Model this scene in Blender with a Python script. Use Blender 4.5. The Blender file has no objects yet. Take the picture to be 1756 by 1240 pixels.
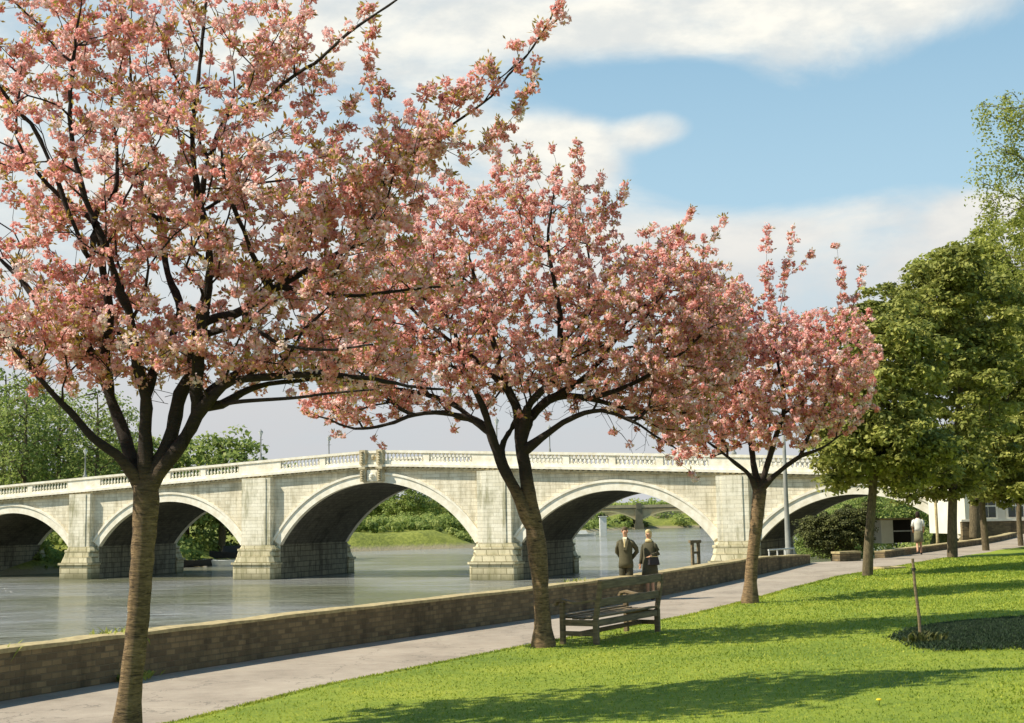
import bpy, bmesh, math, random
import numpy as np
from mathutils import Vector, Matrix
random.seed(7); rng = np.random.default_rng(7)
R_ = math.radians
scn = bpy.context.scene
COL = scn.collection

# ------------------------------------------------------------------ camera
F_PX, PITCH, ROLL, CAM_Z = 2301.56, 0.1137, -0.0182, 2.0
cp, sp, cr, sr = math.cos(PITCH), math.sin(PITCH), math.cos(ROLL), math.sin(ROLL)
FW = np.array([0, cp, sp]); U0 = np.array([0, -sp, cp]); R0 = np.array([1., 0, 0])
RT = cr*R0 + sr*U0; UP = -sr*R0 + cr*U0
cam = bpy.data.cameras.new('camera'); co = bpy.data.objects.new('camera', cam); COL.objects.link(co)
cam.sensor_width = 36; cam.lens = 36*F_PX/1756; cam.clip_end = 6000
co.matrix_world = Matrix(((RT[0], UP[0], -FW[0], 0), (RT[1], UP[1], -FW[1], 0), (RT[2], UP[2], -FW[2], CAM_Z), (0, 0, 0, 1)))
scn.camera = co

def ray(px, py):
    return FW + RT*(px-878)/F_PX - UP*(py-620)/F_PX
def at(px, py, D):
    """world point seen at pixel (px, py) of the photograph, D metres ahead"""
    d = ray(px, py); return np.array([0, 0, CAM_Z]) + d*(D/d[1])

# ------------------------------------------------------------------ light
SUN = np.array([-.98, -.15, 0.0]); SUN /= np.linalg.norm(SUN); ELEV = R_(47)
SUN = np.array([SUN[0]*math.cos(ELEV), SUN[1]*math.cos(ELEV), math.sin(ELEV)])
sl = bpy.data.lights.new('sun', 'SUN'); sl.energy = 5.0; sl.angle = R_(0.5); sl.color = (1, .925, .78)
so = bpy.data.objects.new('sun', sl); COL.objects.link(so)
so.rotation_euler = Vector(SUN).to_track_quat('Z', 'Y').to_euler(); so.location = (-20, -5, 30)

scn.view_settings.view_transform = 'Standard'; scn.view_settings.look = 'None'
scn.view_settings.exposure = 0.52; scn.view_settings.gamma = 1
scn.render.engine = 'CYCLES'
try:
    scn.cycles.max_bounces = 6; scn.cycles.transparent_max_bounces = 8
    scn.cycles.caustics_reflective = False; scn.cycles.caustics_refractive = False
except Exception: pass

def N(nt, t, **kw):
    n = nt.nodes.new(t)
    for k, v in kw.items():
        if k.startswith('i_'):
            n.inputs[k[2:].replace('_', ' ')].default_value = v
        else: setattr(n, k, v)
    return n
def math_(nt, op, a, b=None, clamp=False):
    n = nt.nodes.new('ShaderNodeMath'); n.operation = op; n.use_clamp = clamp
    for i, v in enumerate((a, b)):
        if v is None: continue
        if isinstance(v, (int, float)): n.inputs[i].default_value = v
        else: nt.links.new(v, n.inputs[i])
    return n.outputs[0]
def mix(nt, fac, a, b, blend='MIX'):
    n = nt.nodes.new('ShaderNodeMix'); n.data_type = 'RGBA'; n.blend_type = blend
    for s, v in ((0, fac), (6, a), (7, b)):
        if isinstance(v, (int, float)): n.inputs[s].default_value = v
        elif isinstance(v, (tuple, list)): n.inputs[s].default_value = (*v[:3], 1)
        else: nt.links.new(v, n.inputs[s])
    return n.outputs[2]
def ramp(nt, fac, stops):
    n = nt.nodes.new('ShaderNodeValToRGB'); e = n.color_ramp.elements
    while len(e) < len(stops): e.new(.5)
    for q, (p, c) in zip(e, stops):
        q.position = p; q.color = (*c, 1) if len(c) == 3 else c
    nt.links.new(fac, n.inputs[0]); return n.outputs[0]
def maprange(nt, v, a, b, c=0., d=1., smooth=True):
    n = nt.nodes.new('ShaderNodeMapRange'); n.interpolation_type = 'SMOOTHSTEP' if smooth else 'LINEAR'
    nt.links.new(v, n.inputs[0]); 
    for i, x in enumerate((a, b, c, d)): n.inputs[i+1].default_value = x
    return n.outputs[0]

# ------------------------------------------------------------------ sky
world = bpy.data.worlds.new('World'); scn.world = world; world.use_nodes = True
nt = world.node_tree; nt.nodes.clear()
sky = N(nt, 'ShaderNodeTexSky'); sky.sky_type = 'NISHITA'; sky.sun_disc = False
sky.sun_elevation = ELEV; sky.sun_rotation = math.atan2(SUN[0], SUN[1])
sky.air_density = 1.3; sky.dust_density = .6; sky.ozone_density = 2.0
bg = N(nt, 'ShaderNodeBackground'); bg.inputs[1].default_value = 0.10
out = N(nt, 'ShaderNodeOutputWorld')
tc = N(nt, 'ShaderNodeTexCoord'); G = tc.outputs['Generated']
sep = N(nt, 'ShaderNodeSeparateXYZ'); nt.links.new(G, sep.inputs[0]); ez = sep.outputs[2]
mp = N(nt, 'ShaderNodeMapping'); mp.inputs['Scale'].default_value = (1, 1, 2.2); nt.links.new(G, mp.inputs[0])
n1 = N(nt, 'ShaderNodeTexNoise', i_Scale=6.0, i_Detail=10., i_Roughness=.6, i_Distortion=.45); nt.links.new(mp.outputs[0], n1.inputs[0])
n2 = N(nt, 'ShaderNodeTexNoise', i_Scale=2.0, i_Detail=3.); nt.links.new(mp.outputs[0], n2.inputs[0])
n3 = N(nt, 'ShaderNodeTexNoise', i_Scale=14., i_Detail=6., i_Roughness=.6); nt.links.new(mp.outputs[0], n3.inputs[0])
def blob(px, py, rx, ry, lo=0.25, hi=1.15):
    d = ray(px, py); d = d/np.linalg.norm(d)
    s = N(nt, 'ShaderNodeVectorMath', operation='SUBTRACT'); nt.links.new(G, s.inputs[0]); s.inputs[1].default_value = tuple(d)
    m = N(nt, 'ShaderNodeVectorMath', operation='MULTIPLY'); nt.links.new(s.outputs[0], m.inputs[0])
    m.inputs[1].default_value = (F_PX/rx, 1.0, F_PX/ry)
    l = N(nt, 'ShaderNodeVectorMath', operation='LENGTH'); nt.links.new(m.outputs[0], l.inputs[0])
    return maprange(nt, l.outputs['Value'], lo, hi, 1., 0.)
cov = math_(nt, 'ADD', math_(nt, 'MULTIPLY', math_(nt, 'SUBTRACT', n1.outputs[0], .5), 2.1), .74)
# out-of-view cloud overhead and behind is thinned to lower the ambient light
cov = math_(nt, 'SUBTRACT', cov, maprange(nt, sep.outputs[1], .75, .2, 0., .45))
cov = math_(nt, 'SUBTRACT', cov, maprange(nt, ez, .38, .62, 0., .6))
for px, py, rx, ry, w in ((1500, 215, 560, 150, -1.0), (1080, 150, 290, 75, -.75), (1780, 120, 230, 190, -.8), (1330, 290, 330, 90, -.55), (640, 180, 160, 50, -.28),
                          (970, 258, 160, 85, 1.0), (1128, 218, 80, 50, 1.0), (1200, 40, 460, 75, .5), (1390, 120, 150, 55, .4), (1400, 430, 600, 110, .28), (1685, 380, 90, 60, .7)):
    cov = math_(nt, 'ADD', cov, math_(nt, 'MULTIPLY', blob(px, py, rx, ry), w))
covf = maprange(nt, cov, .02, 1.10)
blue = mix(nt, maprange(nt, ez, .12, .62), (3.5, 5.1, 6.0), (.55, 2.2, 3.9))
bluesky = mix(nt, .80, sky.outputs[0], blue)
cl_hi = mix(nt, maprange(nt, n3.outputs[0], .35, .68), (5.4, 5.6, 5.5), (7.3, 7.1, 6.4))
cl_lo = mix(nt, n2.outputs[0], (4.4, 4.5, 4.7), (5.7, 5.6, 5.4))
cloud = mix(nt, maprange(nt, ez, .10, .30), cl_lo, cl_hi)
skyc = mix(nt, covf, bluesky, cloud)
skyc = mix(nt, maprange(nt, ez, .20, .03, 0., .85), skyc, (4.35, 4.42, 4.55))
# unseen sky behind / above the viewer is dimmed for stronger contrast
nt.links.new(skyc, bg.inputs[0]); nt.links.new(bg.outputs[0], out.inputs[0])

# ------------------------------------------------------------------ materials
MATS = {}
def newmat(name):
    m = bpy.data.materials.new(name); m.use_nodes = True; MATS[name] = m
    b = m.node_tree.nodes['Principled BSDF']; b.inputs['Roughness'].default_value = .85
    b.inputs['Specular IOR Level'].default_value = .25
    return m, m.node_tree, b
def objco(nt, scale=(1, 1, 1), which='Object'):
    t = N(nt, 'ShaderNodeTexCoord'); mpn = N(nt, 'ShaderNodeMapping'); mpn.inputs['Scale'].default_value = scale
    nt.links.new(t.outputs[which], mpn.inputs[0]); return mpn.outputs[0]
def noise(nt, vec, scale, detail=5., rough=.6, dist=0.):
    n = N(nt, 'ShaderNodeTexNoise', i_Scale=scale, i_Detail=detail, i_Roughness=rough, i_Distortion=dist)
    nt.links.new(vec, n.inputs[0]); return n.outputs[0]
def bump(nt, b, h, strength=.5, dist=.02):
    n = N(nt, 'ShaderNodeBump', i_Strength=strength, i_Distance=dist); nt.links.new(h, n.inputs['Height']); nt.links.new(n.outputs[0], b.inputs['Normal'])
def simple(name, c, c2=None, scale=6., rough=.85, bs=.3, sc=(1, 1, 1), spec=.25, metal=0., bd=.01):
    m, nt, b = newmat(name); v = objco(nt, sc); n = noise(nt, v, scale)
    c2 = c2 or tuple(x*.72 for x in c)
    nt.links.new(ramp(nt, n, [(.3, c2), (.68, c)]), b.inputs['Base Color'])
    b.inputs['Roughness'].default_value = rough; b.inputs['Specular IOR Level'].default_value = spec; b.inputs['Metallic'].default_value = metal
    bump(nt, b, n, bs, bd); return m
def leafy(name, stops, trans=.35, rough=.6, tcol=None):
    """thin leaves / petals: colour from the per-face 'tint' attribute"""
    m, nt, b = newmat(name); a = N(nt, 'ShaderNodeAttribute'); a.attribute_name = 'tint'
    c = ramp(nt, a.outputs['Fac'], stops); nt.links.new(c, b.inputs['Base Color'])
    b.inputs['Roughness'].default_value = rough; b.inputs['Specular IOR Level'].default_value = .2
    tr = N(nt, 'ShaderNodeBsdfTranslucent'); nt.links.new(c, tr.inputs[0])
    ms = N(nt, 'ShaderNodeMixShader'); ms.inputs[0].default_value = trans
    nt.links.new(b.outputs[0], ms.inputs[1]); nt.links.new(tr.outputs[0], ms.inputs[2])
    nt.links.new(ms.outputs[0], nt.nodes['Material Output'].inputs[0]); return m

def stone_mat(name, c1, c2, mort, bw=.95, bh=.36, stain=(.30, .27, .17), stain_amt=.75, zmoss=None, axes='xz', msize=.012):
    m, nt, b = newmat(name)
    t = N(nt, 'ShaderNodeTexCoord'); s = N(nt, 'ShaderNodeSeparateXYZ'); nt.links.new(t.outputs['Object'], s.inputs[0])
    c = N(nt, 'ShaderNodeCombineXYZ')
    hx = math_(nt, 'ADD', s.outputs[0], s.outputs[1]) if axes == 'xyz' else s.outputs[0]
    nt.links.new(hx, c.inputs[0]); nt.links.new(s.outputs[2], c.inputs[1])
    br = N(nt, 'ShaderNodeTexBrick'); nt.links.new(c.outputs[0], br.inputs[0])
    br.inputs['Color1'].default_value = (*c1, 1); br.inputs['Color2'].default_value = (*c2, 1); br.inputs['Mortar'].default_value = (*mort, 1)
    br.inputs['Scale'].default_value = 1; br.inputs['Mortar Size'].default_value = msize; br.inputs['Brick Width'].default_value = bw; br.inputs['Row Height'].default_value = bh
    br.inputs['Mortar Smooth'].default_value = .3; br.inputs['Bias'].default_value = -.1
    o = t.outputs['Object']
    n1 = noise(nt, o, .55, 6, .65); n2 = noise(nt, o, 9., 5, .7)
    mpn = N(nt, 'ShaderNodeMapping'); mpn.inputs['Scale'].default_value = (1.6, 1.6, .22); nt.links.new(o, mpn.inputs[0])
    n3 = noise(nt, mpn.outputs[0], 1.3, 5, .7)
    st = math_(nt, 'MULTIPLY', maprange(nt, math_(nt, 'ADD', math_(nt, 'MULTIPLY', n1, .4), math_(nt, 'MULTIPLY', n3, .6)), .44, .66), stain_amt)
    col = mix(nt, st, br.outputs[0], stain)
    col = mix(nt, math_(nt, 'MULTIPLY', maprange(nt, n2, .35, .75), .35), col, tuple(x*.62 for x in c1))
    if zmoss:
        lo, hi, mc = zmoss
        mm = maprange(nt, math_(nt, 'ADD', s.outputs[2], math_(nt, 'MULTIPLY', n1, 1.2)), hi, lo)
        col = mix(nt, math_(nt, 'MULTIPLY', mm, .8), col, mc)
    nt.links.new(col, b.inputs['Base Color'])
    h = math_(nt, 'ADD', math_(nt, 'MULTIPLY', br.outputs[1], -1.), math_(nt, 'MULTIPLY', n2, .6)); bump(nt, b, h, .7, .03)
    return m

M_face = stone_mat('portland_ashlar', (.84, .77, .60), (.70, .62, .46), (.50, .44, .31), bw=.8, bh=.29, stain=(.34, .29, .17), stain_amt=.85)
M_pil = stone_mat('pilaster_ashlar', (.86, .80, .64), (.76, .69, .52), (.56, .50, .37), bw=1.1, bh=.29, stain=(.27, .25, .13), stain_amt=.9)
M_base = stone_mat('weathered_pier_stone', (.64, .57, .38), (.48, .42, .26), (.20, .17, .09), bw=1.0, bh=.47, stain=(.22, .20, .09), stain_amt=.8, zmoss=(.5, 1.5, (.13, .125, .06)), axes='xyz', msize=.03)
M_soff = stone_mat('shaded_soffit_brick', (.15, .14, .11), (.10, .095, .075), (.06, .056, .045), bw=.5, bh=.2, stain=(.02, .02, .018), stain_amt=.7, axes='xyz')  # under-arch shade put into the brick colour
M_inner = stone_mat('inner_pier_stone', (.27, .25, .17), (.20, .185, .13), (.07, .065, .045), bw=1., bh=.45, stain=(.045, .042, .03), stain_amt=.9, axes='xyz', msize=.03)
M_trim = simple('white_portland_trim', (.90, .85, .72), (.70, .63, .48), 2.2, bs=.2)
M_band = simple('weathered_cornice', (.62, .54, .36), (.34, .28, .17), 2.2, bs=.5)
M_road = simple('road_asphalt', (.06, .06, .058), None, 20)
M_bark = None
def bark_mat(name, c_hi, c_lo, ringy=True):
    m, nt, b = newmat(name); t = N(nt, 'ShaderNodeTexCoord')
    mpn = N(nt, 'ShaderNodeMapping'); mpn.inputs['Scale'].default_value = (4, 4, 26) if ringy else (14, 14, 2.5); nt.links.new(t.outputs['Object'], mpn.inputs[0])
    n = noise(nt, mpn.outputs[0], 1.7, 7, .75, .9); n2 = noise(nt, t.outputs['Object'], 7, 6, .7)
    f = math_(nt, 'ADD', math_(nt, 'MULTIPLY', n, .66), math_(nt, 'MULTIPLY', n2, .34))
    rc = ramp(nt, f, [(.38, c_lo), (.5, tuple((a*.55+b_*.45) for a, b_ in zip(c_hi, c_lo))), (.62, c_hi)])
    if ringy:   # limbs blacken with height: darker young bark plus crown shade put into the colour
        sz = N(nt, 'ShaderNodeSeparateXYZ'); nt.links.new(t.outputs['Object'], sz.inputs[0]); rc = mix(nt, maprange(nt, sz.outputs[2], 2.0, 2.7, 0., .93), rc, (.028, .021, .018))
    nt.links.new(rc, b.inputs['Base Color'])
    bump(nt, b, n, 1., .035); return m
M_cbark = bark_mat('cherry_bark', (.36, .24, .12), (.028, .019, .013))
M_ctwig = simple('cherry_twig_bark', (.042, .028, .022), (.018, .012, .010), 8)
M_mbark = bark_mat('maple_bark', (.20, .155, .085), (.05, .038, .022), False)
M_pet = leafy('cherry_petals', [(0, (.66, .26, .21)), (.3, (.86, .43, .385)), (.6, (.95, .60, .56)), (.85, (.98, .76, .72)), (1, (.99, .88, .84))], .5)
M_brz = leafy('bronze_young_leaves', [(0, (.24, .14, .035)), (.5, (.47, .33, .08)), (1, (.60, .52, .14))], .45)
M_mlf = leafy('maple_leaves', [(0, (.09, .105, .025)), (.5, (.26, .275, .06)), (1, (.52, .50, .13))], .35)
M_spr = leafy('spring_leaves', [(0, (.12, .16, .035)), (.5, (.32, .35, .07)), (1, (.52, .52, .13))], .45)
M_far = leafy('far_leaves', [(0, (.12, .17, .045)), (.5, (.26, .33, .08)), (1, (.44, .47, .15))], .45)
M_dk = leafy('bush_leaves', [(0, (.025, .035, .012)), (.5, (.09, .095, .03)), (1, (.20, .21, .06))], .25)

# ------------------------------------------------------------------ mesh helpers
def link(name, me, mat=None, parent=None, mats=None):
    o = bpy.data.objects.new(name, me); COL.objects.link(o)
    for m in (mats or ([mat] if mat else [])): me.materials.append(m)
    if parent: o.parent = parent
    return o
def thing(name, label, cat, loc=(0, 0, 0), rz=0, group=None):
    o = bpy.data.objects.new(name, None); COL.objects.link(o); o.location = loc; o.rotation_euler = (0, 0, rz)
    o.empty_display_size = .1
    return tag(o, label, cat, group)
def tag(o, label, cat=None, group=None, kind=None):
    if label: o['label'] = label
    if cat: o['category'] = cat
    if group: o['group'] = group
    if kind: o['kind'] = kind
    return o
def npmesh(name, V, Fq, tint=None, matidx=None, smooth=False):
    """V (n,3); Fq (m,k) same-size faces"""
    me = bpy.data.meshes.new(name); V = np.asarray(V, np.float32); Fq = np.asarray(Fq, np.int32)
    k = Fq.shape[1]; me.vertices.add(len(V)); me.vertices.foreach_set('co', V.ravel())
    me.loops.add(Fq.size); me.loops.foreach_set('vertex_index', Fq.ravel())
    me.polygons.add(len(Fq)); me.polygons.foreach_set('loop_start', np.arange(0, Fq.size, k, dtype=np.int32))
    try: me.polygons.foreach_set('loop_total', np.full(len(Fq), k, np.int32))
    except Exception: pass
    if smooth: me.polygons.foreach_set('use_smooth', np.ones(len(Fq), bool))
    if matidx is not None: me.polygons.foreach_set('material_index', np.asarray(matidx, np.int32))
    me.update(calc_edges=True)
    if tint is not None:
        a = me.attributes.new('tint', 'FLOAT', 'FACE'); a.data.foreach_set('value', np.asarray(tint, np.float32))
    return me
class MB:
    """collects boxes, tubes, prisms; build() makes ONE mesh object"""
    def __init__(s): s.v = []; s.f = []
    def add(s, vs, fs):
        o = len(s.v); s.v += [tuple(map(float, p)) for p in vs]; s.f += [tuple(i+o for i in f) for f in fs]; return s
    def box(s, x0, x1, y0, y1, z0, z1):
        return s.add([(x0, y0, z0), (x1, y0, z0), (x1, y1, z0), (x0, y1, z0), (x0, y0, z1), (x1, y0, z1), (x1, y1, z1), (x0, y1, z1)],
                     [(0, 3, 2, 1), (4, 5, 6, 7), (0, 1, 5, 4), (1, 2, 6, 5), (2, 3, 7, 6), (3, 0, 4, 7)])
    def beam(s, a, b, w, h, up=(0, 0, 1)):
        a = Vector(a); b = Vector(b); d = (b-a).normalized(); sd = d.cross(Vector(up)).normalized()*w/2; u = sd.cross(d).normalized()*h/2
        vs = [a-sd-u, a+sd-u, a+sd+u, a-sd+u, b-sd-u, b+sd-u, b+sd+u, b-sd+u]
        return s.add(vs, [(3, 2, 1, 0), (4, 5, 6, 7), (0, 1, 5, 4), (1, 2, 6, 5), (2, 3, 7, 6), (3, 0, 4, 7)])
    def lathe(s, c, prof, n=8):
        vs = []; fs = []
        for r, z in prof:
            for k in range(n):
                a = 2*math.pi*k/n; vs.append((c[0]+r*math.cos(a), c[1]+r*math.sin(a), c[2]+z))
        for i in range(len(prof)-1):
            for k in range(n): fs.append((i*n+k, i*n+(k+1) % n, (i+1)*n+(k+1) % n, (i+1)*n+k))
        fs.append(tuple(range(n-1, -1, -1))); fs.append(tuple((len(prof)-1)*n+k for k in range(n)))
        return s.add(vs, fs)
    def tube(s, pts, rs, n=7, squash=None):
        pts = [Vector(p) for p in pts]; vs = []; fs = []
        for i, p in enumerate(pts):
            d = (pts[min(i+1, len(pts)-1)]-pts[max(i-1, 0)]).normalized()
            ref = Vector((0, 1, 0)) if abs(d.z) > .8 else Vector((0, 0, 1))
            x = d.cross(ref).normalized(); y = d.cross(x)
            r = rs[i] if hasattr(rs, '__len__') else rs
            rx, ry = r if hasattr(r, '__len__') else (r, r)
            for k in range(n):
                a = 2*math.pi*k/n; vs.append(p + x*rx*math.cos(a) + y*ry*math.sin(a))
        for i in range(len(pts)-1):
            for k in range(n): fs.append((i*n+k, i*n+(k+1) % n, (i+1)*n+(k+1) % n, (i+1)*n+k))
        fs.append(tuple(range(n-1, -1, -1))); fs.append(tuple((len(pts)-1)*n+k for k in range(n)))
        return s.add(vs, fs)
    def loft(s, rings, n=14):
        """rings: (cx, cy, cz, rx, ry[, twist])"""
        vs = []; fs = []
        for r in rings:
            cx, cy, cz, rx, ry = r[:5]; tw = r[5] if len(r) > 5 else 0
            for k in range(n):
                a = 2*math.pi*k/n; x = rx*math.cos(a); y = ry*math.sin(a)
                vs.append((cx+x*math.cos(tw)-y*math.sin(tw), cy+x*math.sin(tw)+y*math.cos(tw), cz))
        for i in range(len(rings)-1):
            for k in range(n): fs.append((i*n+k, i*n+(k+1) % n, (i+1)*n+(k+1) % n, (i+1)*n+k))
        fs.append(tuple(range(n-1, -1, -1))); fs.append(tuple((len(rings)-1)*n+k for k in range(n)))
        return s.add(vs, fs)
    def build(s, name, mat, parent=None, smooth=False, bevel=0, sub=0):
        me = bpy.data.meshes.new(name); me.from_pydata(s.v, [], s.f)
        bm = bmesh.new(); bm.from_mesh(me); bmesh.ops.recalc_face_normals(bm, faces=bm.faces); bm.to_mesh(me); bm.free()
        if smooth:
            for p in me.polygons: p.use_smooth = True
        o = link(name, me, mat, parent)
        if bevel:
            b = o.modifiers.new('b', 'BEVEL'); b.width = bevel; b.segments = 1; b.limit_method = 'ANGLE'
        if sub:
            b = o.modifiers.new('s', 'SUBSURF'); b.levels = sub; b.render_levels = sub
        return o
def ss(a, b, x):
    t = np.clip((np.asarray(x, float)-a)/(b-a), 0, 1); return t*t*(3-2*t)

# ------------------------------------------------------------------ ground
WATER_Z = CAM_Z-5.02
def gz(X, Y):
    return .22*ss(28, 48, Y) + .42*ss(60, 84, Y)*ss(19, 30, X)
def grd(px, py, h=0.0):
    z = h
    for _ in range(12):
        d = ray(px, py); t = (z-CAM_Z)/d[2]; p = d*t; z = float(gz(p[0], p[1]))+h
    return np.array([p[0], p[1], z])
wl = [grd(*p) for p in ((0, 1203), (250, 1161), (500, 1122), (915, 1061), (1150, 1019), (1280, 991), (1395, 965))]
WLx = [-15.5] + [p[0] for p in wl] + [13.0, 19.2, 26.8, 29.5, 30.3]; WLy = [-6] + [p[1] for p in wl] + [48.2, 59, 72, 84, 100]
el = [grd(*p) for p in ((320, 1240), (560, 1180), (900, 1112), (1180, 1059), (1350, 1014), (1440, 991), (1530, 976), (1640, 957), (1756, 938))]
ELx = [-12.6] + [p[0] for p in el] + [45, 90]; ELy = [-6] + [p[1] for p in el] + [75, 92]
for a in (WLy, ELy):
    for i in range(1, len(a)): a[i] = max(a[i], a[i-1]+.05)
wallx = lambda Y: np.interp(Y, WLy, WLx)
lawnx = lambda Y: np.interp(Y, ELy, ELx)
def lawn_z(X, Y):
    d = (X-lawnx(Y))*.88
    return gz(X, Y) + .035 + .38*ss(0, 9, d) + .25*ss(8, 40, d) + .012*np.sin(X*1.3+Y*.7)*ss(0, 2, d)
def grid_mesh(name, rows, mat, parent=None, smooth=True):
    A = np.array(rows); n, m, _ = A.shape; V = A.reshape(-1, 3); idx = np.arange(n*m).reshape(n, m)
    Fq = np.stack([idx[:-1, :-1], idx[:-1, 1:], idx[1:, 1:], idx[1:, :-1]], -1).reshape(-1, 4)
    return link(name, npmesh(name, V, Fq, smooth=smooth), mat, parent)

# lawn
m, nt, b = newmat('lawn_grass'); M_lawn = m
v = objco(nt); na = noise(nt, v, .45, 4); nb = noise(nt, v, 9, 5, .7); nc = noise(nt, v, 70, 3, .7)
f = math_(nt, 'ADD', math_(nt, 'MULTIPLY', na, .4), math_(nt, 'ADD', math_(nt, 'MULTIPLY', nb, .3), math_(nt, 'MULTIPLY', nc, .3)))
nt.links.new(ramp(nt, f, [(.38, (.13, .21, .024)), (.5, (.26, .33, .033)), (.62, (.41, .44, .05))]), b.inputs['Base Color'])
bump(nt, b, math_(nt, 'ADD', nb, nc), .8, .05)
Ys = np.concatenate([np.arange(-6, 30, .4), np.arange(30, 92, 1.)]); us = np.concatenate([[0, .02], np.arange(.25, 8, .35), np.arange(8, 70, 1.5)])
rows = []
for Y in Ys:
    X = lawnx(Y) + us + .05*math.sin(Y*5.1) + .035*math.sin(Y*13.7); Z = lawn_z(X, Y); Z[0] = gz(X[0], Y)-.05
    rows.append(np.stack([X, np.full_like(X, Y), Z], -1))
tag(grid_mesh('lawn', rows, M_lawn), None, kind='structure')

# path
m, nt, b = newmat('worn_tarmac'); M_path = m
v = objco(nt); na = noise(nt, v, .6, 5); nb = noise(nt, v, 60, 3, .8); nc = noise(nt, v, 4, 6, .7)
f = math_(nt, 'ADD', math_(nt, 'MULTIPLY', na, .45), math_(nt, 'ADD', math_(nt, 'MULTIPLY', nb, .3), math_(nt, 'MULTIPLY', nc, .25)))
nt.links.new(ramp(nt, f, [(.36, (.21, .172, .132)), (.5, (.33, .275, .213)), (.66, (.43, .365, .285))]), b.inputs['Base Color'])
vo = N(nt, 'ShaderNodeTexVoronoi', feature='DISTANCE_TO_EDGE', i_Scale=.55); 
dv = N(nt, 'ShaderNodeVectorMath', operation='ADD'); nt.links.new(v, dv.inputs[0]); nn_ = N(nt, 'ShaderNodeTexNoise', i_Scale=3., i_Detail=5.); nt.links.new(v, nn_.inputs[0]); nt.links.new(nn_.outputs[1], dv.inputs[1]); nt.links.new(dv.outputs[0], vo.inputs[0])
crk = maprange(nt, vo.outputs[0], .012, .0, 0., .55); old = b.inputs['Base Color'].links[0].from_socket
nt.links.new(mix(nt, crk, old, (.07, .062, .05)), b.inputs['Base Color'])
bump(nt, b, math_(nt, 'ADD', nb, nc), .4, .01)
rows = []
for Y in np.arange(-6, 100.1, 1.):
    x0 = wallx(Y)-.15; x1 = max(lawnx(Y)+.6, x0+2)
    X = np.linspace(x0, x1, 14) if Y < 60 else np.concatenate([np.linspace(x0, 45, 10), np.linspace(50, max(x1, 95), 4)])
    rows.append(np.stack([X, np.full_like(X, Y), gz(X, Y)], -1))
tag(grid_mesh('path', rows, M_path), None, kind='structure')

# terrain: river banks and far land, one sheet
LBY = [-60, 100, 125, 146, 150, 200, 212, 300, 370, 420, 455, 470, 480]; LBX = [-90, -72, -60, -37, -31, -27, -5, 9, 19, 40, 90, 200, 420]
RBY = WLy + [104, 150, 250, 400, 480]; RBX = WLx + [33, 41, 72, 125, 420]
def land(X, Y):
    l = np.interp(Y, LBY, LBX); r = np.interp(Y, RBY, RBX)
    d = np.where(Y > 480, 40 + (Y-480), np.maximum(l-X, X-r))
    hill = 5.0*ss(40, 300, d) + 10*ss(250, 1400, d)
    z = np.where(d < 0, np.maximum(-5.2, WATER_Z - .2 + d*.35), np.minimum(WATER_Z-.2 + d*.34, -.35)+hill)
    near = (X > r-.3) & (Y < 101)
    return np.where(near, np.maximum(-.35, gz(X, Y)-.25), z)
xs = np.concatenate([np.arange(-1500, -200, 60), np.arange(-200, -50, 6), np.arange(-50, 60, 1.5), np.arange(60, 220, 6), np.arange(220, 1600, 60)])
ys = np.concatenate([np.arange(-60, 130, 2.), np.arange(130, 250, 3), np.arange(250, 520, 8), np.arange(520, 3000, 80)])
XX, YY = np.meshgrid(xs, ys); ZZ = land(XX, YY) + np.where(YY > 101, .25*np.sin(XX*.31+YY*.17), 0)
m, nt, b = newmat('bank_grass_and_mud'); M_land = m
t = N(nt, 'ShaderNodeTexCoord'); s_ = N(nt, 'ShaderNodeSeparateXYZ'); nt.links.new(t.outputs['Object'], s_.inputs[0])
na = noise(nt, t.outputs['Object'], .25, 6, .7); nb = noise(nt, t.outputs['Object'], 1.8, 5, .7)
g = ramp(nt, math_(nt, 'ADD', math_(nt, 'MULTIPLY', na, .5), math_(nt, 'MULTIPLY', nb, .5)), [(.35, (.08, .10, .018)), (.52, (.20, .22, .035)), (.65, (.33, .33, .07))])
mud = maprange(nt, math_(nt, 'ADD', s_.outputs[2], nb), WATER_Z+1.5, WATER_Z+.7)
nt.links.new(mix(nt, mud, g, (.30, .25, .15)), b.inputs['Base Color']); bump(nt, b, nb, .8, .3)
tag(grid_mesh('ground', np.stack([XX, YY, ZZ], -1), M_land), None, kind='structure')

# water
m, nt, b = newmat('river_water'); M_water = m
v = objco(nt, (1, 1, 1)); mpn = N(nt, 'ShaderNodeMapping'); mpn.inputs['Scale'].default_value = (.55, 1.25, 1); mpn.inputs['Rotation'].default_value = (0, 0, -.3); nt.links.new(v, mpn.inputs[0])
w1 = noise(nt, mpn.outputs[0], 1.6, 4, .6, .6); w2 = noise(nt, mpn.outputs[0], .16, 3, .5, .8); w3 = noise(nt, v, .035, 3)
b.inputs['Base Color'].default_value = (.075, .075, .035, 1); b.inputs['Roughness'].default_value = .09; b.inputs['IOR'].default_value = 1.333; b.inputs['Specular IOR Level'].default_value = .62
nt.links.new(mix(nt, maprange(nt, w3, .4, .6), (.15, .15, .09), (.25, .25, .225)), b.inputs['Base Color'])
hh = math_(nt, 'ADD', math_(nt, 'MULTIPLY', w1, maprange(nt, w2, .35, .65, .35, 1.)), math_(nt, 'MULTIPLY', w2, 1.2))
bump(nt, b, hh, 1.0, .42)
me = bpy.data.meshes.new('water'); me.from_pydata([(-300, -50, WATER_Z), (500, -50, WATER_Z), (500, 560, WATER_Z), (-300, 560, WATER_Z)], [], [(0, 1, 2, 3)])
tag(link('water', me, M_water), None, kind='structure')

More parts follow.
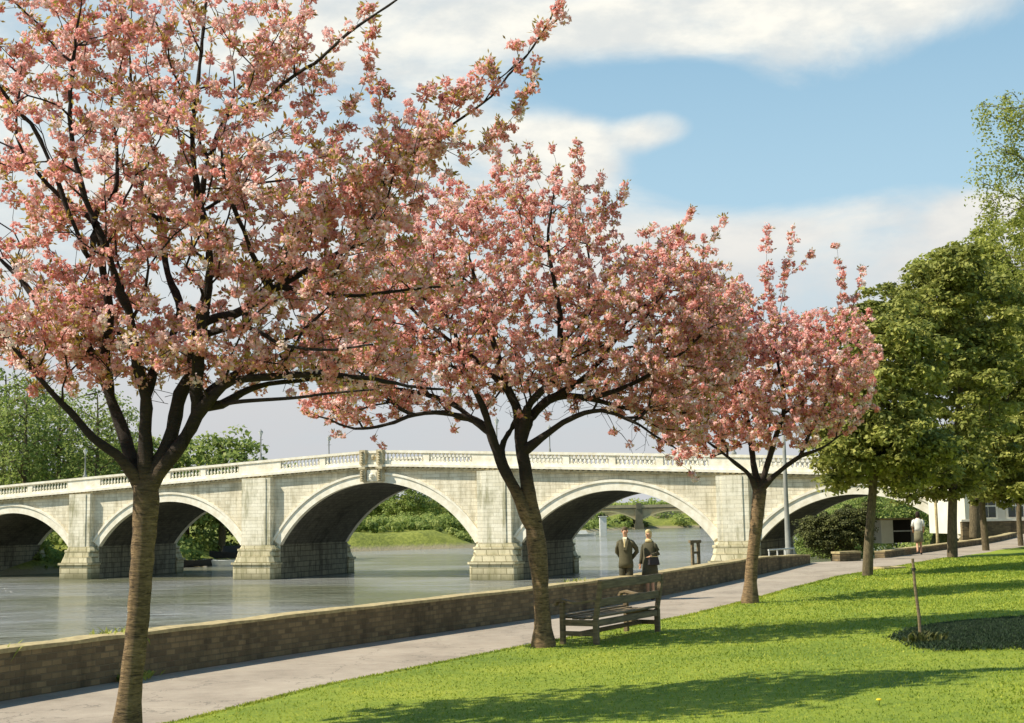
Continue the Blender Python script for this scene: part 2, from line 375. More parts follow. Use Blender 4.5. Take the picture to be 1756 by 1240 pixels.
# ------------------------------------------------------------------ river walls
M_brick = stone_mat('dark_river_brick', (.27, .195, .10), (.10, .075, .045), (.17, .135, .08), bw=.215, bh=.078, stain=(.04, .035, .022), stain_amt=.8, axes='xyz', msize=.010)
M_cope = simple('sunlit_coping', (.50, .40, .20), (.24, .19, .10), 9, bs=.8)
def river_wall(name, label, P, hf):
    root = thing(name, label, 'wall', (P[0][0], P[0][1], float(gz(*P[0]))))
    O = np.array([P[0][0], P[0][1], float(gz(*P[0]))])
    n = len(P); P = np.array(P, float); T = np.gradient(P, axis=0); T /= np.linalg.norm(T, axis=1)[:, None]; Nn = np.stack([-T[:, 1], T[:, 0]], 1)
    for part, off0, off1, za, zb, mat in (('brickwork', 0, .36, -3.9, -.045, M_brick), ('coping', -.015, .38, -.045, 0, M_cope)):
        V = []; Fq = []
        for i in range(n):
            z0 = float(gz(*P[i])); h = hf(P[i][1]); a = P[i]+Nn[i]*off0; c = P[i]+Nn[i]*off1
            zb_ = h+zb+(random.uniform(-.012, .012) if part == 'coping' else 0); zl = z0+h+za if part == 'coping' else z0-.3
            V += [(a[0], a[1], zl), (a[0], a[1], z0+zb_), (c[0], c[1], z0+zb_), (c[0], c[1], z0+h+za)]
        for i in range(n-1):
            for k in range(4): Fq.append((i*4+k, (i+1)*4+k, (i+1)*4+(k+1) % 4, i*4+(k+1) % 4))
        V = np.array(V)-O; me = bpy.data.meshes.new(part)
        me.from_pydata([tuple(q) for q in V], [], Fq+[(0, 1, 2, 3), (n*4-1, n*4-2, n*4-3, n*4-4)])
        bm = bmesh.new(); bm.from_mesh(me); bmesh.ops.recalc_face_normals(bm, faces=bm.faces); bm.to_mesh(me); bm.free()
        link(part, me, mat, root)
    return root
Yw = np.arange(-5.5, wl[-1][1]+.01, .45)
river_wall('river_wall', 'long low brick river wall with sunlit coping running beside the path from the left', [(float(wallx(y)), float(y)) for y in Yw], lambda y: float(np.interp(y, [30, 40, 45.7], [.58, .50, .28])))
river_wall('river_wall', 'short far stretch of low river wall where the woman in white walks', [(float(wallx(y)), float(y)) for y in np.arange(48.6, 72, .6)], lambda y: .25)

# ------------------------------------------------------------------ bridge
BETA = .4117
BR = thing('stone_bridge', 'cream stone five-arched road bridge with balustrade crossing the river', 'bridge', (-11.477, 110.849, WATER_Z), -BETA)
BM = Matrix.Translation(BR.location) @ Matrix.Rotation(-BETA, 4, 'Z')
P1, P2, A3, A2, A1 = 3.94, 3.44, 18.3, 15.38, 13.7; ZS = 2.86; BW = 11.0
c2 = A3/2+P1+A2/2; c1 = A3/2+P1+A2+P2+A1/2
ARCH = [(-c1, A1/2, 6.05), (-c2, A2/2, 6.755), (0, A3/2, 7.89), (c2, A2/2, 6.755), (c1, A1/2, 6.05)]
PIERS = [(-c1-A1/2-2.2, 4.4), (-(A3/2+P1+A2+P2/2), P2), (-(A3/2+P1/2), P1), (A3/2+P1/2, P1), (A3/2+P1+A2+P2/2, P2), (c1+A1/2+2.2, 4.4)]
S0, S1 = -75.0, 78.0
def corn(s):   # underside of the cornice
    a = np.abs(s); a = np.where(a < 2.5, 1.25+a*a/5, a)
    return 9.03 - .0445*a - .00008*a*a
def arch_z(s, a):
    c, h, top = a; rise = top-ZS; Rr = (h*h+rise*rise)/(2*rise); return top-Rr+math.sqrt(max(Rr*Rr-(s-c)**2, 0))
def arc_pts(a, n=40, off=0.0):
    c, h, top = a; rise = top-ZS; Rr = (h*h+rise*rise)/(2*rise); th = math.asin(h/Rr)
    return [(c+(Rr+off)*math.sin(t), top-Rr+(Rr+off)*math.cos(t)) for t in np.linspace(-th, th, n)]
# facades
for yy, sgn in ((0, -1), (BW, 1)):
    V = []; Fq = []
    def strip(pts):
        o = len(V)
        for s, zb in pts: V.append((s, yy, zb)); V.append((s, yy, float(corn(s))))
        for i in range(len(pts)-1):
            q = (o+2*i, o+2*i+2, o+2*i+3, o+2*i+1); Fq.append(q if sgn < 0 else q[::-1])
    for a in ARCH: strip(arc_pts(a))
    edges = [S0] + sum([[a[0]-a[1], a[0]+a[1]] for a in ARCH], []) + [S1]
    for i in range(0, len(edges), 2):
        strip([(s, -1.5) for s in np.linspace(edges[i], edges[i+1], 6)])
    me = bpy.data.meshes.new('facade_wall'); me.from_pydata(V, [], Fq); link('facade_wall', me, M_face, BR)
for a in ARCH:
    p = arc_pts(a, 32); V = [(s, y, z) for s, z in p for y in (.02, BW-.02)]
    me = bpy.data.meshes.new('arch_soffit'); me.from_pydata(V, [], [(2*i, 2*i+1, 2*i+3, 2*i+2) for i in range(len(p)-1)])
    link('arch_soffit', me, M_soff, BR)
    for y0, y1 in ((-.13, .35), (BW-.35, BW+.13)):
        mb = MB()
        for o0, o1, ya, yb in ((-.03, .62, y0, y1), (.62, .80, y0-.09 if y0 < 0 else y0, y1 if y0 < 0 else y1+.09)):
            A_ = arc_pts(a, 44, o0); B_ = arc_pts(a, 44, o1); n = len(A_); vs = []
            for (sa, za), (sb, zb) in zip(A_, B_): vs += [(sa, ya, za), (sb, ya, zb), (sb, yb, zb), (sa, yb, za)]
            fs = [(4*i+k, 4*i+4+k, 4*i+4+(k+1) % 4, 4*i+(k+1) % 4) for i in range(n-1) for k in range(4)] + [(0, 1, 2, 3), (4*n-1, 4*n-2, 4*n-3, 4*n-4)]
            mb.add(vs, fs)
        mb.build('arch_ring', M_trim, BR)
for s, w in PIERS:
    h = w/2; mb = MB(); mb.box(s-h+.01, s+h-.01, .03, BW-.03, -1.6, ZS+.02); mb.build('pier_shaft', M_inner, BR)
    for f in (-1, 1):
        y0 = 0 if f < 0 else BW
        def yr(a, b_): return (y0+f*b_, y0+f*a) if f < 0 else (y0+a, y0+b_)
        ctop = float(corn(s))-.02
        mb = MB(); ya, yb = yr(0, .62); mb.box(s-h+.42, s+h-.62, ya, yb, ZS-.15 if abs(s) < 40 else 0, ctop)
        mb.box(s-h+.40+.45, s+h-.60-.45, *((ya-.07, ya) if f < 0 else (yb, yb+.07)), ZS-.1, ctop-.02)
        mb.build('pilaster', M_pil, BR)
        # stepped, chamfered cutwater base with weathered mouldings
        mb = MB()
        def step(e, pr, z0, z1, ch=.35, top=0):
            pts = [(s-h-e, 0), (s-h-e, pr-ch), (s-h-e+ch, pr), (s+h+e-ch, pr), (s+h+e, pr-ch), (s+h+e, 0)]
            vs = [(x, y0+f*y, z0) for x, y in pts] + [(s+(x-s)*(1-top), y0+f*y*(1-top*.8), z1) for x, y in pts]; n = len(pts)
            mb.add(vs, [tuple(range(n-1, -1, -1)), tuple(range(n, 2*n))]+[(k, (k+1) % n, n+(k+1) % n, n+k) for k in range(n)])
        step(.10, 1.35, -1.6, 1.22, .25); step(.22, 1.47, 1.22, 1.42, .25); step(.10, 1.30, 1.42, 1.95, .35, .12); step(-.02, 1.02, 1.95, 2.35, .3, .06); step(.02, .90, 2.35, 2.55, .3); step(-.1, .76, 2.55, ZS-.0, .3, .12)
        mb.build('cutwater_base', M_base, BR, bevel=.03)
# cornice, dentils, plinth, parapet per side
def along(name, y0, y1, dz0, dz1, mat, ss0=S0, ss1=S1, step=1.2):
    mb = MB(); xs_ = np.arange(ss0, ss1+step, step); V = []
    for s in xs_:
        z = float(corn(s)); V += [(s, y0, z+dz0), (s, y1, z+dz0), (s, y1, z+dz1), (s, y0, z+dz1)]
    n = len(xs_); mb.add(V, [(4*i+k, 4*i+4+k, 4*i+4+(k+1) % 4, 4*i+(k+1) % 4) for i in range(n-1) for k in range(4)]+[(0, 1, 2, 3), (4*n-1, 4*n-2, 4*n-3, 4*n-4)])
    return mb.build(name, mat, BR)
dentz = MB()
for s in np.arange(S0+.3, S1, .46): 
    z = float(corn(s)); dentz.box(s-.11, s+.11, -.34, -.003, z-.02, z+.17)
dentz.build('dentil_row', M_band, BR)
BLK = [(s, w*.5+.15) for s, w in PIERS] + [(0, .78)]
for f in (-1, 1):
    def Yy(a, b_): return (-b_, -a) if f < 0 else (BW+a, BW+b_)
    along('cornice_band', *Yy(-.3, .30 if f < 0 else .5), -.06, .10, M_band)
    along('cornice', *Yy(-.3, .52), .17 if f < 0 else .1, .36, M_trim)
    along('parapet_plinth', *Yy(-.12, .26), .36, .62, M_trim)
    along('coping_rail', *Yy(-.10, .30), 1.30, 1.50, M_trim)
    solid = []
    for s, hw_ in BLK:
        mb = MB(); z = float(corn(s)); ya, yb = Yy(-.06, .22 if s else .2)
        mb.add([(s-hw_, ya, corn(s-hw_)+.6), (s+hw_, ya, corn(s+hw_)+.6), (s+hw_, yb, corn(s+hw_)+.6), (s-hw_, yb, corn(s-hw_)+.6),
                (s-hw_, ya, corn(s-hw_)+1.32), (s+hw_, ya, corn(s+hw_)+1.32), (s+hw_, yb, corn(s+hw_)+1.32), (s-hw_, yb, corn(s-hw_)+1.32)],
               [(0, 3, 2, 1), (4, 5, 6, 7), (0, 1, 5, 4), (1, 2, 6, 5), (2, 3, 7, 6), (3, 0, 4, 7)])
        mb.build('parapet_block', M_trim, BR); solid.append((s-hw_, s+hw_))
    solid.sort(); gaps = []
    ends = [S0]+[x for p in solid for x in p]+[S1]
    for i in range(0, len(ends), 2):
        g0, g1 = ends[i], ends[i+1]; k = max(1, round((g1-g0)/4.2)); L = (g1-g0)/k
        for j in range(k): gaps.append((g0+j*L+(.28 if j else 0), g0+(j+1)*L-(.28 if j < k-1 else 0), j < k-1))
    for g0, g1, die in gaps:
        if g1 < -62 or g0 > 70: continue
        mb = MB(); yc = (-.08 if f < 0 else BW+.08); n = max(3, round((g1-g0)/.36))
        for i in range(n):
            s = g0+(i+.5)*(g1-g0)/n; z = float(corn(s))+.6
            mb.box(s-.10, s+.10, yc-.10, yc+.10, z, z+.08)
            mb.lathe((s, yc, z+.08), [(.055, 0), (.10, .10), (.105, .2), (.06, .36), (.05, .46), (.08, .52)], 6)
            mb.box(s-.10, s+.10, yc-.10, yc+.10, z+.60, z+.72)
        mb.build('baluster_panel', M_trim, BR)
        if die:
            mb = MB(); z = float(corn(g1+.28)); ya, yb = Yy(-.10, .22); mb.box(g1+.02, g1+.54, ya, yb, z+.58, z+1.33); mb.build('parapet_die', M_trim, BR)
    # lamps come later
along('road_deck', .35, BW-.35, .05, .42, M_road)
# carved keystone consoles either side of a panel at the crown
for k in (-.80, .80):
    mb = MB(); zc = float(corn(0))
    mb.box(k-.24, k+.24, -.62, .0, 7.95, zc+.0); mb.box(k-.30, k+.30, -.74, -.1, zc-.02, zc+.16); mb.box(k-.28, k+.28, -.66, -.1, zc+.37, zc+1.56)
    for i in range(5): mb.lathe((k, -.66, 8.05+i*.19), [(.02, -.08), (.13, -.03), (.14, .03), (.02, .09)], 8)
    for i in range(5): mb.lathe((k, -.70, zc+.55+i*.21), [(.02, -.09), (.13, -.03), (.13, .03), (.02, .09)], 8)
    mb.build('keystone_console', M_band, BR)
mb = MB(); mb.box(-.5, .5, -.42, -.0, 7.97, float(corn(0))-.08); mb.box(-.36, .36, -.47, -.42, 8.1, 8.75); mb.lathe((0, -.47, 8.42), [(.02, -.22), (.2, -.12), (.22, .1), (.02, .22)], 10)
mb.build('keystone_panel', M_trim, BR)
mb = MB()
mb.lathe((0, -.2, float(corn(0))+.95), [(.02, -.24), (.2, -.14), (.23, .05), (.12, .18), (.02, .24)], 10); mb.build('carved_shield', M_band, BR)

M_iron = simple('painted_lamp_iron', (.34, .34, .30), (.22, .22, .20), 3); M_lglass = simple('lamp_glass', (.80, .80, .74), (.7, .7, .64), 3, rough=.3)
def bridge_lamp():
    r = thing('bridge_lamp', 'x', 'street lamp'); mb = MB()
    mb.lathe((0, 0, 0), [(.20, 0), (.20, .15), (.11, .25), (.09, .6), (.055, .7), (.05, 2.0), (.09, 2.05), (.04, 2.1)], 8); mb.beam((-.22, 0, 1.8), (.22, 0, 1.8), .035, .035)
    mb.build('post', M_iron, r, smooth=True)
    mb = MB(); mb.lathe((0, 0, 2.1), [(.07, 0), (.20, .32), (.17, .36)], 8); mb.build('lantern', M_lglass, r)
    mb = MB(); mb.lathe((0, 0, 2.46), [(.20, 0), (.13, .10), (.04, .16), (.02, .26)], 8); mb.build('lantern_cap', M_iron, r)
    return r
def dup(root, loc, rz=None, label=None, scale=None):
    r = root.copy(); COL.objects.link(r); r.location = loc
    if rz is not None: r.rotation_euler = (0, 0, rz)
    if scale: r.scale = (scale,)*3 if not hasattr(scale, '__len__') else scale
    if label: r['label'] = label
    for ch in root.children:
        c = ch.copy(); COL.objects.link(c); c.parent = r
        for g in ch.children:
            d = g.copy(); COL.objects.link(d); d.parent = c
    return r
L0 = bridge_lamp(); first = True
LL = {(1, 0): 'bridge lamp on the near parapet at the leftmost pier, left of the first cherry trunk', (2, 0): 'bridge lamp on the near parapet at the pier left of the largest arch',
      (2, 1): 'bridge lamp on the far parapet just left of the carved keystone', (3, 1): 'bridge lamp on the far parapet right of the second cherry trunk fork',
      (3, 0): 'bridge lamp on the near parapet behind the second cherry trunk', (4, 0): 'bridge lamp on the near parapet behind the third cherry tree', (4, 1): 'bridge lamp on the far parapet behind the crown right of the second cherry',
      (1, 1): 'bridge lamp on the far parapet behind the first cherry trunk'}
for (pi, side), lab in LL.items():
    s = PIERS[pi][0]; w = BM @ Vector((s, -.06 if side == 0 else BW+.06, float(corn(s))+1.49))
    if first: L0.location = w; L0.rotation_euler = (0, 0, -BETA); L0['label'] = lab; L0['group'] = 'lamps along the bridge parapets'; first = False
    else: dup(L0, w, -BETA, lab)
# ------------------------------------------------------------------ TREES
def resample(P, step):
    P = np.asarray(P, float); out = [P[0]]
    # Catmull-Rom through the traced points
    Q = np.vstack([2*P[0]-P[1], P, 2*P[-1]-P[-2]])
    for i in range(1, len(Q)-2):
        L = np.linalg.norm(Q[i+1]-Q[i]); n = max(1, int(round(L/step)))
        for k in range(1, n+1):
            t = k/n; a, b_, c, d = Q[i-1], Q[i], Q[i+1], Q[i+2]
            out.append(.5*((2*b_)+(-a+c)*t+(2*a-5*b_+4*c-d)*t*t+(-a+3*b_-3*c+d)*t**3))
    return np.array(out)
class Tree:
    def __init__(s, base): s.P = [np.array(base, float)]; s.par = [-1]; s.path = [0.]; s.dir = [np.array([0, 0, 1.])]; s.rmin = [0.]; s.lock = [True]; s.gen = [0]
    def add(s, p, par, rmin=0., lock=False, gen=0):
        d = p-s.P[par]; L = np.linalg.norm(d)
        s.P.append(p); s.par.append(par); s.path.append(s.path[par]+L); s.dir.append(d/max(L, 1e-6)); s.rmin.append(rmin); s.lock.append(lock); s.gen.append(gen); return len(s.P)-1
    def limb(s, pts, r0=0., r1=0., step=.12, attach=None, lock=False):
        """grow a traced limb; starts from the tree node nearest to its first point"""
        A = np.array(s.P); j = int(np.argmin(((A-pts[0])**2).sum(1))) if attach is None else attach
        pts = [s.P[j]]+list(pts[1:]) if np.linalg.norm(A[j]-pts[0]) < .25 else [s.P[j]]+list(pts)
        Q = resample(pts, step); ids = [j]
        for i, q in enumerate(Q[1:]):
            t = i/max(1, len(Q)-2); j = s.add(q, j, r0*(1-t)+r1*t, lock); ids.append(j)
        return ids
    def grow(s, tips, step=.12, up=.36, wig=.02, kpath=.22, gen=1):
        tips = np.array(tips); A = np.array(s.P); d0 = ((tips[:, None, :]-A[None, ::3])**2).sum(2).min(1)
        ends = []
        P = np.zeros((len(A)+60*len(tips), 3)); D = np.zeros_like(P); K = np.zeros(len(P)); n = len(A)
        P[:n] = A; D[:n] = s.dir; K[:n] = np.array(s.path)*kpath + np.array(s.lock)*50.
        for ti in np.argsort(d0):
            t = tips[ti]; v = t-P[:n]; L = np.sqrt((v**2).sum(1))+1e-6; cosv = (v*D[:n]).sum(1)/L
            cost = L*(1.55-.6*cosv)+K[:n]; j = int(np.argmin(cost)); L = L[j]
            if L < .04: continue
            p0 = P[j]; dj = D[j]; side = (t-p0)/L
            c1 = p0+(dj*.45+side*.55)*L*.38; c2 = t-(np.array([0, 0, 1.])*up+side*(1-up))*L*.35
            m = max(1, int(L/step)); par = j
            for k in range(1, m+1):
                q = k/m; b_ = (1-q)**3*p0+3*(1-q)**2*q*c1+3*(1-q)*q*q*c2+q**3*t
                if k < m: b_ = b_+rng.normal(0, wig, 3)*min(1, L)
                par = s.add(b_, par, gen=gen)
                if par >= len(P): break
                P[par] = s.P[par]; D[par] = s.dir[par]; K[par] = s.path[par]*kpath; n = par+1
            ends.append(par)
        return ends
    def finish(s, rtip, power=.5, rmax=None):
        n = len(s.P); cnt = np.zeros(n); ch = [[] for _ in range(n)]
        for i in range(n-1, 0, -1):
            if not ch[i]: cnt[i] += 1
            cnt[s.par[i]] += cnt[i]; ch[s.par[i]].append(i)
        r = rtip*cnt**power; r = np.maximum(r, np.array(s.rmin))
        if rmax: r = np.minimum(r, rmax)
        lk = np.array(s.lock); rm = np.array(s.rmin); r = np.where(lk & (rm > 0), rm, r)
        for i in range(1, n): r[i] = min(r[i], r[s.par[i]]*1.0+1e-9) if not s.lock[i] else r[i]
        s.r = r; s.ch = ch
def tree_chains(T):
    ch, r = T.ch, T.r; out = []; st = [(0, c) for c in ch[0]]
    while st:
        a, c = st.pop(); chain = [a, c]
        while ch[chain[-1]]:
            kids = sorted(ch[chain[-1]], key=lambda k: -r[k]); cur = chain[-1]; chain.append(kids[0])
            for k in kids[1:]: st.append((cur, k))
        out.append(chain)
    return out
def tube_np(chains, P, r, origin, rsel, flare=True):
    Vs = []; Fs = []; off = 0
    P = np.array(P)
    for chn in chains:
        ids = np.array(chn); p = P[ids]-origin; rr = r[ids].copy()
        if len(ids) > 5:
            lim = rr[0]; rr[0] = min(lim*.95, rr[1]*1.6)
            for q_, fq in ((1, 1.5), (2, 1.32), (3, 1.16), (4, 1.06)): rr[q_] = max(rr[q_], min(lim*.95, rr[q_]*fq)) if rr[5] > .02 and lim > rr[5]*1.25 else rr[q_]
        else: rr[0] = min(rr[0], rr[1]*1.05)
        if not (rsel[0] <= rr[1] < rsel[1]): continue
        k = 12 if rr[1] > .06 else (7 if rr[1] > .02 else (4 if rr[1] > .007 else 3))
        d = np.gradient(p, axis=0); d /= np.linalg.norm(d, axis=1)[:, None]+1e-9
        ref = np.where(np.abs(d[:, 2:3]) > .85, np.array([[0, 1., 0]]), np.array([[0, 0, 1.]]))
        x = np.cross(d, ref); x /= np.linalg.norm(x, axis=1)[:, None]+1e-9; y = np.cross(d, x)
        a = np.linspace(0, 2*np.pi, k, endpoint=False)
        V = p[:, None]+rr[:, None, None]*(x[:, None]*np.cos(a)[None, :, None]+y[:, None]*np.sin(a)[None, :, None])
        n = len(ids); idx = off+np.arange(n*k).reshape(n, k); nx = np.roll(idx, -1, 1)
        Fs.append(np.stack([idx[:-1], nx[:-1], nx[1:], idx[1:]], -1).reshape(-1, 4)); Vs.append(V.reshape(-1, 3)); off += n*k
    if not Vs: return None
    return np.vstack(Vs), np.vstack(Fs)
def rand_dirs(n):
    v = rng.normal(size=(n, 3)); return v/np.linalg.norm(v, axis=1)[:, None]
def cards(C, Nrm, su, sv, roll=None, pointed=False, bend=0.):
    """one small four-sided leaf / petal per centre"""
    n = len(C); h = rand_dirs(n); u = np.cross(Nrm, h); u /= np.linalg.norm(u, axis=1)[:, None]+1e-9; v = np.cross(Nrm, u)
    su = np.broadcast_to(su, (n,))[:, None]; sv = np.broadcast_to(sv, (n,))[:, None]
    if pointed: V = np.stack([C-u*su, C-v*sv+u*su*.1, C+u*su, C+v*sv+u*su*.1], 1)
    else: V = np.stack([C-u*su-v*sv*.6, C+u*su*.6-v*sv, C+u*su+v*sv*.6, C-u*su*.6+v*sv], 1)
    return V.reshape(-1, 3), np.arange(4*n).reshape(n, 4)

def blossom_tree(label, base, trunk_pts, trunk_r, limbs, env, ntips, per, csize, nfl, psize, leafn, shoots, seed, rt, low=None, cut=None, bare=None):
    global rng
    rng = np.random.default_rng(seed); base = np.array(base, float)
    T = Tree(trunk_pts[0]); 
    Q = resample(trunk_pts, .12); tr = np.interp(np.linspace(0, 1, len(Q)), np.linspace(0, 1, len(trunk_r)), trunk_r); T.rmin[0] = tr[0]
    j = 0
    for q, r_ in zip(Q[1:], tr[1:]): j = T.add(q, j, r_, True)
    for pts, r0, r1 in limbs: T.limb(pts, r0, r1)
    tips = []
    tot = sum(e[6] for e in env)
    for cx, cy, cz, rx, ry, rz, w in env:
        k = int(ntips*w/tot); u = rand_dirs(k)*(rng.random((k, 1))**(1/2.2)); tips.append(np.array([cx, cy, cz])+u*np.array([rx, ry, rz]))
    tips = np.vstack(tips)
    if cut is not None: tips = tips[cut(tips)]
    ends = T.grow(tips)
    if bare is not None:   # fine, nearly bare twigs on the underside of the crown
        bt = []
        for cx, cy, cz, rx, ry, rz, k in bare: bt.append(np.array([cx, cy, cz])+rand_dirs(int(k))*(rng.random((int(k), 1))**.4)*np.array([rx, ry, rz]))
        T.grow(np.vstack(bt), up=.55, wig=.03, kpath=.1, gen=2)
    shoot_ids = []
    for pts in shoots:
        ii = T.limb(pts, .006, .003); ends.append(ii[-1]); shoot_ids += ii[2:]
    if low is not None: ends += T.grow(low, up=-.3)
    T.finish(rt, .5)
    ch = tree_chains(T); P = np.array(T.P); r = T.r
    root = thing('cherry_tree', label, 'tree', base, 0, 'pink cherry trees along the riverside path')
    O = base
    # flare at the foot
    rr = r.copy(); zb = P[:, 2]-base[2]; rr = np.where((zb < .35) & np.array(T.lock), rr*(1+.3*np.clip(1-zb/.35, 0, 1)**2), rr)
    V, Fq = tube_np(ch, P, rr, O, (.028, 9)); ang = rng.normal(0, 1, len(V))
    V = V+ (np.sin(V[:, 2:3]*23+V[:, 0:1]*31)*.004+rng.normal(0, .0016, (len(V), 3)))
    link('trunk', npmesh('trunk', V, Fq, smooth=True), M_cbark, root)
    V, Fq = tube_np(ch, P, rr, O, (0, .028)); link('branches', npmesh('branches', V, Fq, smooth=True), M_ctwig, root)
    # blossom pompoms sit along the thin wood, thickest towards the tips
    C = []; Dn = []
    thin = [i for i in range(1, len(P)) if r[i] < .016 and not T.lock[i]]
    sel = rng.random(len(thin)) < np.where(np.array(T.gen)[thin] == 2, per*.13, per)
    for i in np.array(thin)[sel]:
        m = 1 + (rng.random() < .35)
        for _ in range(m): C.append(P[i]+rng.normal(0, csize*.75, 3)+np.array([0, 0, -.01])); Dn.append(T.dir[i])
    for e in ends: C.append(P[e]); Dn.append(T.dir[e])
    for e in shoot_ids:
        for _ in range(rng.integers(0, 4)): C.append(P[e]+rng.normal(0, csize*.8, 3)); Dn.append(T.dir[e])
    C = np.array(C); nC = len(C)
    # florets: little rosettes of petals
    sz = csize*rng.uniform(.6, 1.25, nC)
    f = rand_dirs(nC*nfl).reshape(nC, nfl, 3); fc = C[:, None]+f*(sz[:, None, None]*np.array([1, 1, .85]))*rng.uniform(.65, 1., (nC, nfl, 1))
    tc_ = rng.normal(.56, .2, nC)
    np_ = 3
    cc = np.repeat(fc.reshape(-1, 3), np_, 0); nn = np.repeat(f.reshape(-1, 3), np_, 0)+rng.normal(0, .55, (nC*nfl*np_, 3)); nn /= np.linalg.norm(nn, axis=1)[:, None]
    cc = cc+rng.normal(0, psize*.45, cc.shape)
    tint = np.clip(np.repeat(np.repeat(tc_, nfl)+rng.normal(0, .10, nC*nfl), np_)+rng.normal(0, .10, len(cc)), 0, 1)
    V, Fq = cards(cc-O, nn, psize*rng.uniform(.7, 1.25, len(cc)), psize*rng.uniform(.6, 1.1, len(cc)))
    link('blossom', npmesh('blossom', V, Fq, tint), M_pet, root)
    # young bronze leaves
    L = []; 
    li = rng.choice(nC, int(nC*leafn[0])); lc = C[li]; k = leafn[1]
    dd = rand_dirs(len(lc)*k)+np.array([0, 0, .55]); dd /= np.linalg.norm(dd, axis=1)[:, None]
    c = np.repeat(lc, k, 0)+dd*csize*rng.uniform(.5, 1.7, (len(dd), 1)); nr = np.cross(dd, rand_dirs(len(dd))); nr /= np.linalg.norm(nr, axis=1)[:, None]
    u = dd; v = np.cross(nr, u); su = leafn[2]*rng.uniform(.7, 1.2, (len(c), 1)); sv = su*.38
    V = np.stack([c-u*su, c-v*sv, c+u*su, c+v*sv], 1).reshape(-1, 3)-O
    link('leaves', npmesh('leaves', V, np.arange(len(V)).reshape(-1, 4), np.clip(rng.normal(.5, .25, len(c)), 0, 1)), M_brz, root)
    print('cherry', len(T.P), 'clusters', nC, 'petals', len(cc))
    return root

# ---- first cherry
TB1 = grd(213, 1272); D1 = TB1[1]
def pts(D, L, dd=(0, 0)):
    n = len(L); return [at(x, y, D+dd[0]+(dd[1]-dd[0])*i/max(1, n-1)) for i, (x, y) in enumerate(L)]
t1 = [TB1+np.array([0, 0, -.15]), at(226, 1160, D1), at(237, 1060, D1), at(244, 960, D1), at(250, 880, D1), at(251, 838, D1)]
limbs1 = [
 (pts(D1, [(240, 835), (222, 805), (200, 780), (160, 751), (123, 708), (91, 675), (50, 628), (7, 577), (-50, 500)], (0, -.5)), .045, .012),
 (pts(D1, [(243, 832), (226, 790), (211, 740), (189, 682), (156, 606), (120, 570), (76, 533), (36, 479), (7, 450), (-50, 390)], (0, .7)), .068, .012),
 (pts(D1, [(189, 682), (181, 606), (189, 541), (180, 486), (177, 464), (161, 383), (101, 335), (69, 302), (44, 270), (28, 234)], (.3, -.4)), .052, .012),
 (pts(D1, [(161, 383), (173, 347), (198, 327), (200, 250), (190, 180)], (-.1, .3)), .03, .008),
 (pts(D1, [(161, 383), (150, 440), (70, 240), (30, 190), (0, 150), (-60, 90)], (-.5, -1.)), .03, .01),
 (pts(D1, [(250, 832), (249, 740), (250, 682), (232, 613), (221, 533), (203, 497), (194, 464), (181, 423), (140, 320), (120, 200), (130, 60)], (0, -.6)), .058, .012),
 (pts(D1, [(250, 682), (262, 640), (276, 613), (309, 533), (287, 468), (274, 387), (250, 351), (240, 290), (230, 200), (220, 60)], (0, .9)), .045, .010),
 (pts(D1, [(274, 387), (306, 379), (340, 366), (400, 330), (440, 315), (520, 306)], (.6, .9)), .024, .008),
 (pts(D1, [(256, 835), (290, 759), (309, 675), (327, 646), (338, 577), (348, 537), (359, 468), (355, 395), (343, 343), (330, 240), (345, 90), (355, -20)], (0, .3)), .055, .012),
 (pts(D1, [(256, 838), (276, 805), (312, 759), (338, 711), (336, 672), (340, 631), (342, 590), (352, 540)], (0, -.25)), .074, .05),
 (pts(D1, [(341, 704), (370, 675), (399, 653), (465, 646), (544, 642), (599, 646), (640, 650), (700, 662), (760, 668)], (-.2, -.5)), .045, .010),
 (pts(D1, [(338, 700), (348, 682), (385, 653), (436, 621), (472, 592), (540, 560), (600, 545)], (-.2, .8)), .038, .010),
 (pts(D1, [(341, 712), (381, 693), (436, 664), (508, 653), (560, 650), (640, 660)], (-.2, .3)), .034, .008),
 (pts(D1, [(381, 693), (417, 688), (508, 682), (560, 675), (640, 668)], (-.1, -1.)), .022, .008),
 (pts(D1, [(348, 555), (370, 545), (399, 541), (454, 508), (479, 490), (545, 454), (600, 424), (620, 410), (650, 350), (661, 310)], (0, .6)), .044, .011),
 (pts(D1, [(479, 490), (526, 501), (599, 508), (705, 496), (780, 490)], (.3, -.4)), .026, .008),
 (pts(D1, [(457, 497), (450, 468), (431, 435), (419, 395), (399, 351), (380, 270), (391, 180)], (.2, -.3)), .028, .008),
 (pts(D1, [(343, 343), (360, 270), (391, 198), (452, 173), (484, 145), (524, 117), (540, 109), (600, 55), (680, 0), (730, -40)], (.2, -.2)), .026, .008),
 (pts(D1, [(650, 350), (661, 274), (710, 258), (758, 226), (843, 165), (871, 129), (903, 97), (944, 32), (958, -5)], (.5, .3)), .017, .006),
 (pts(D1, [(338, 577), (420, 560), (480, 590), (560, 600), (640, 590)], (.1, -1.3)), .024, .008),
]
s1 = F_PX/D1
env1 = []
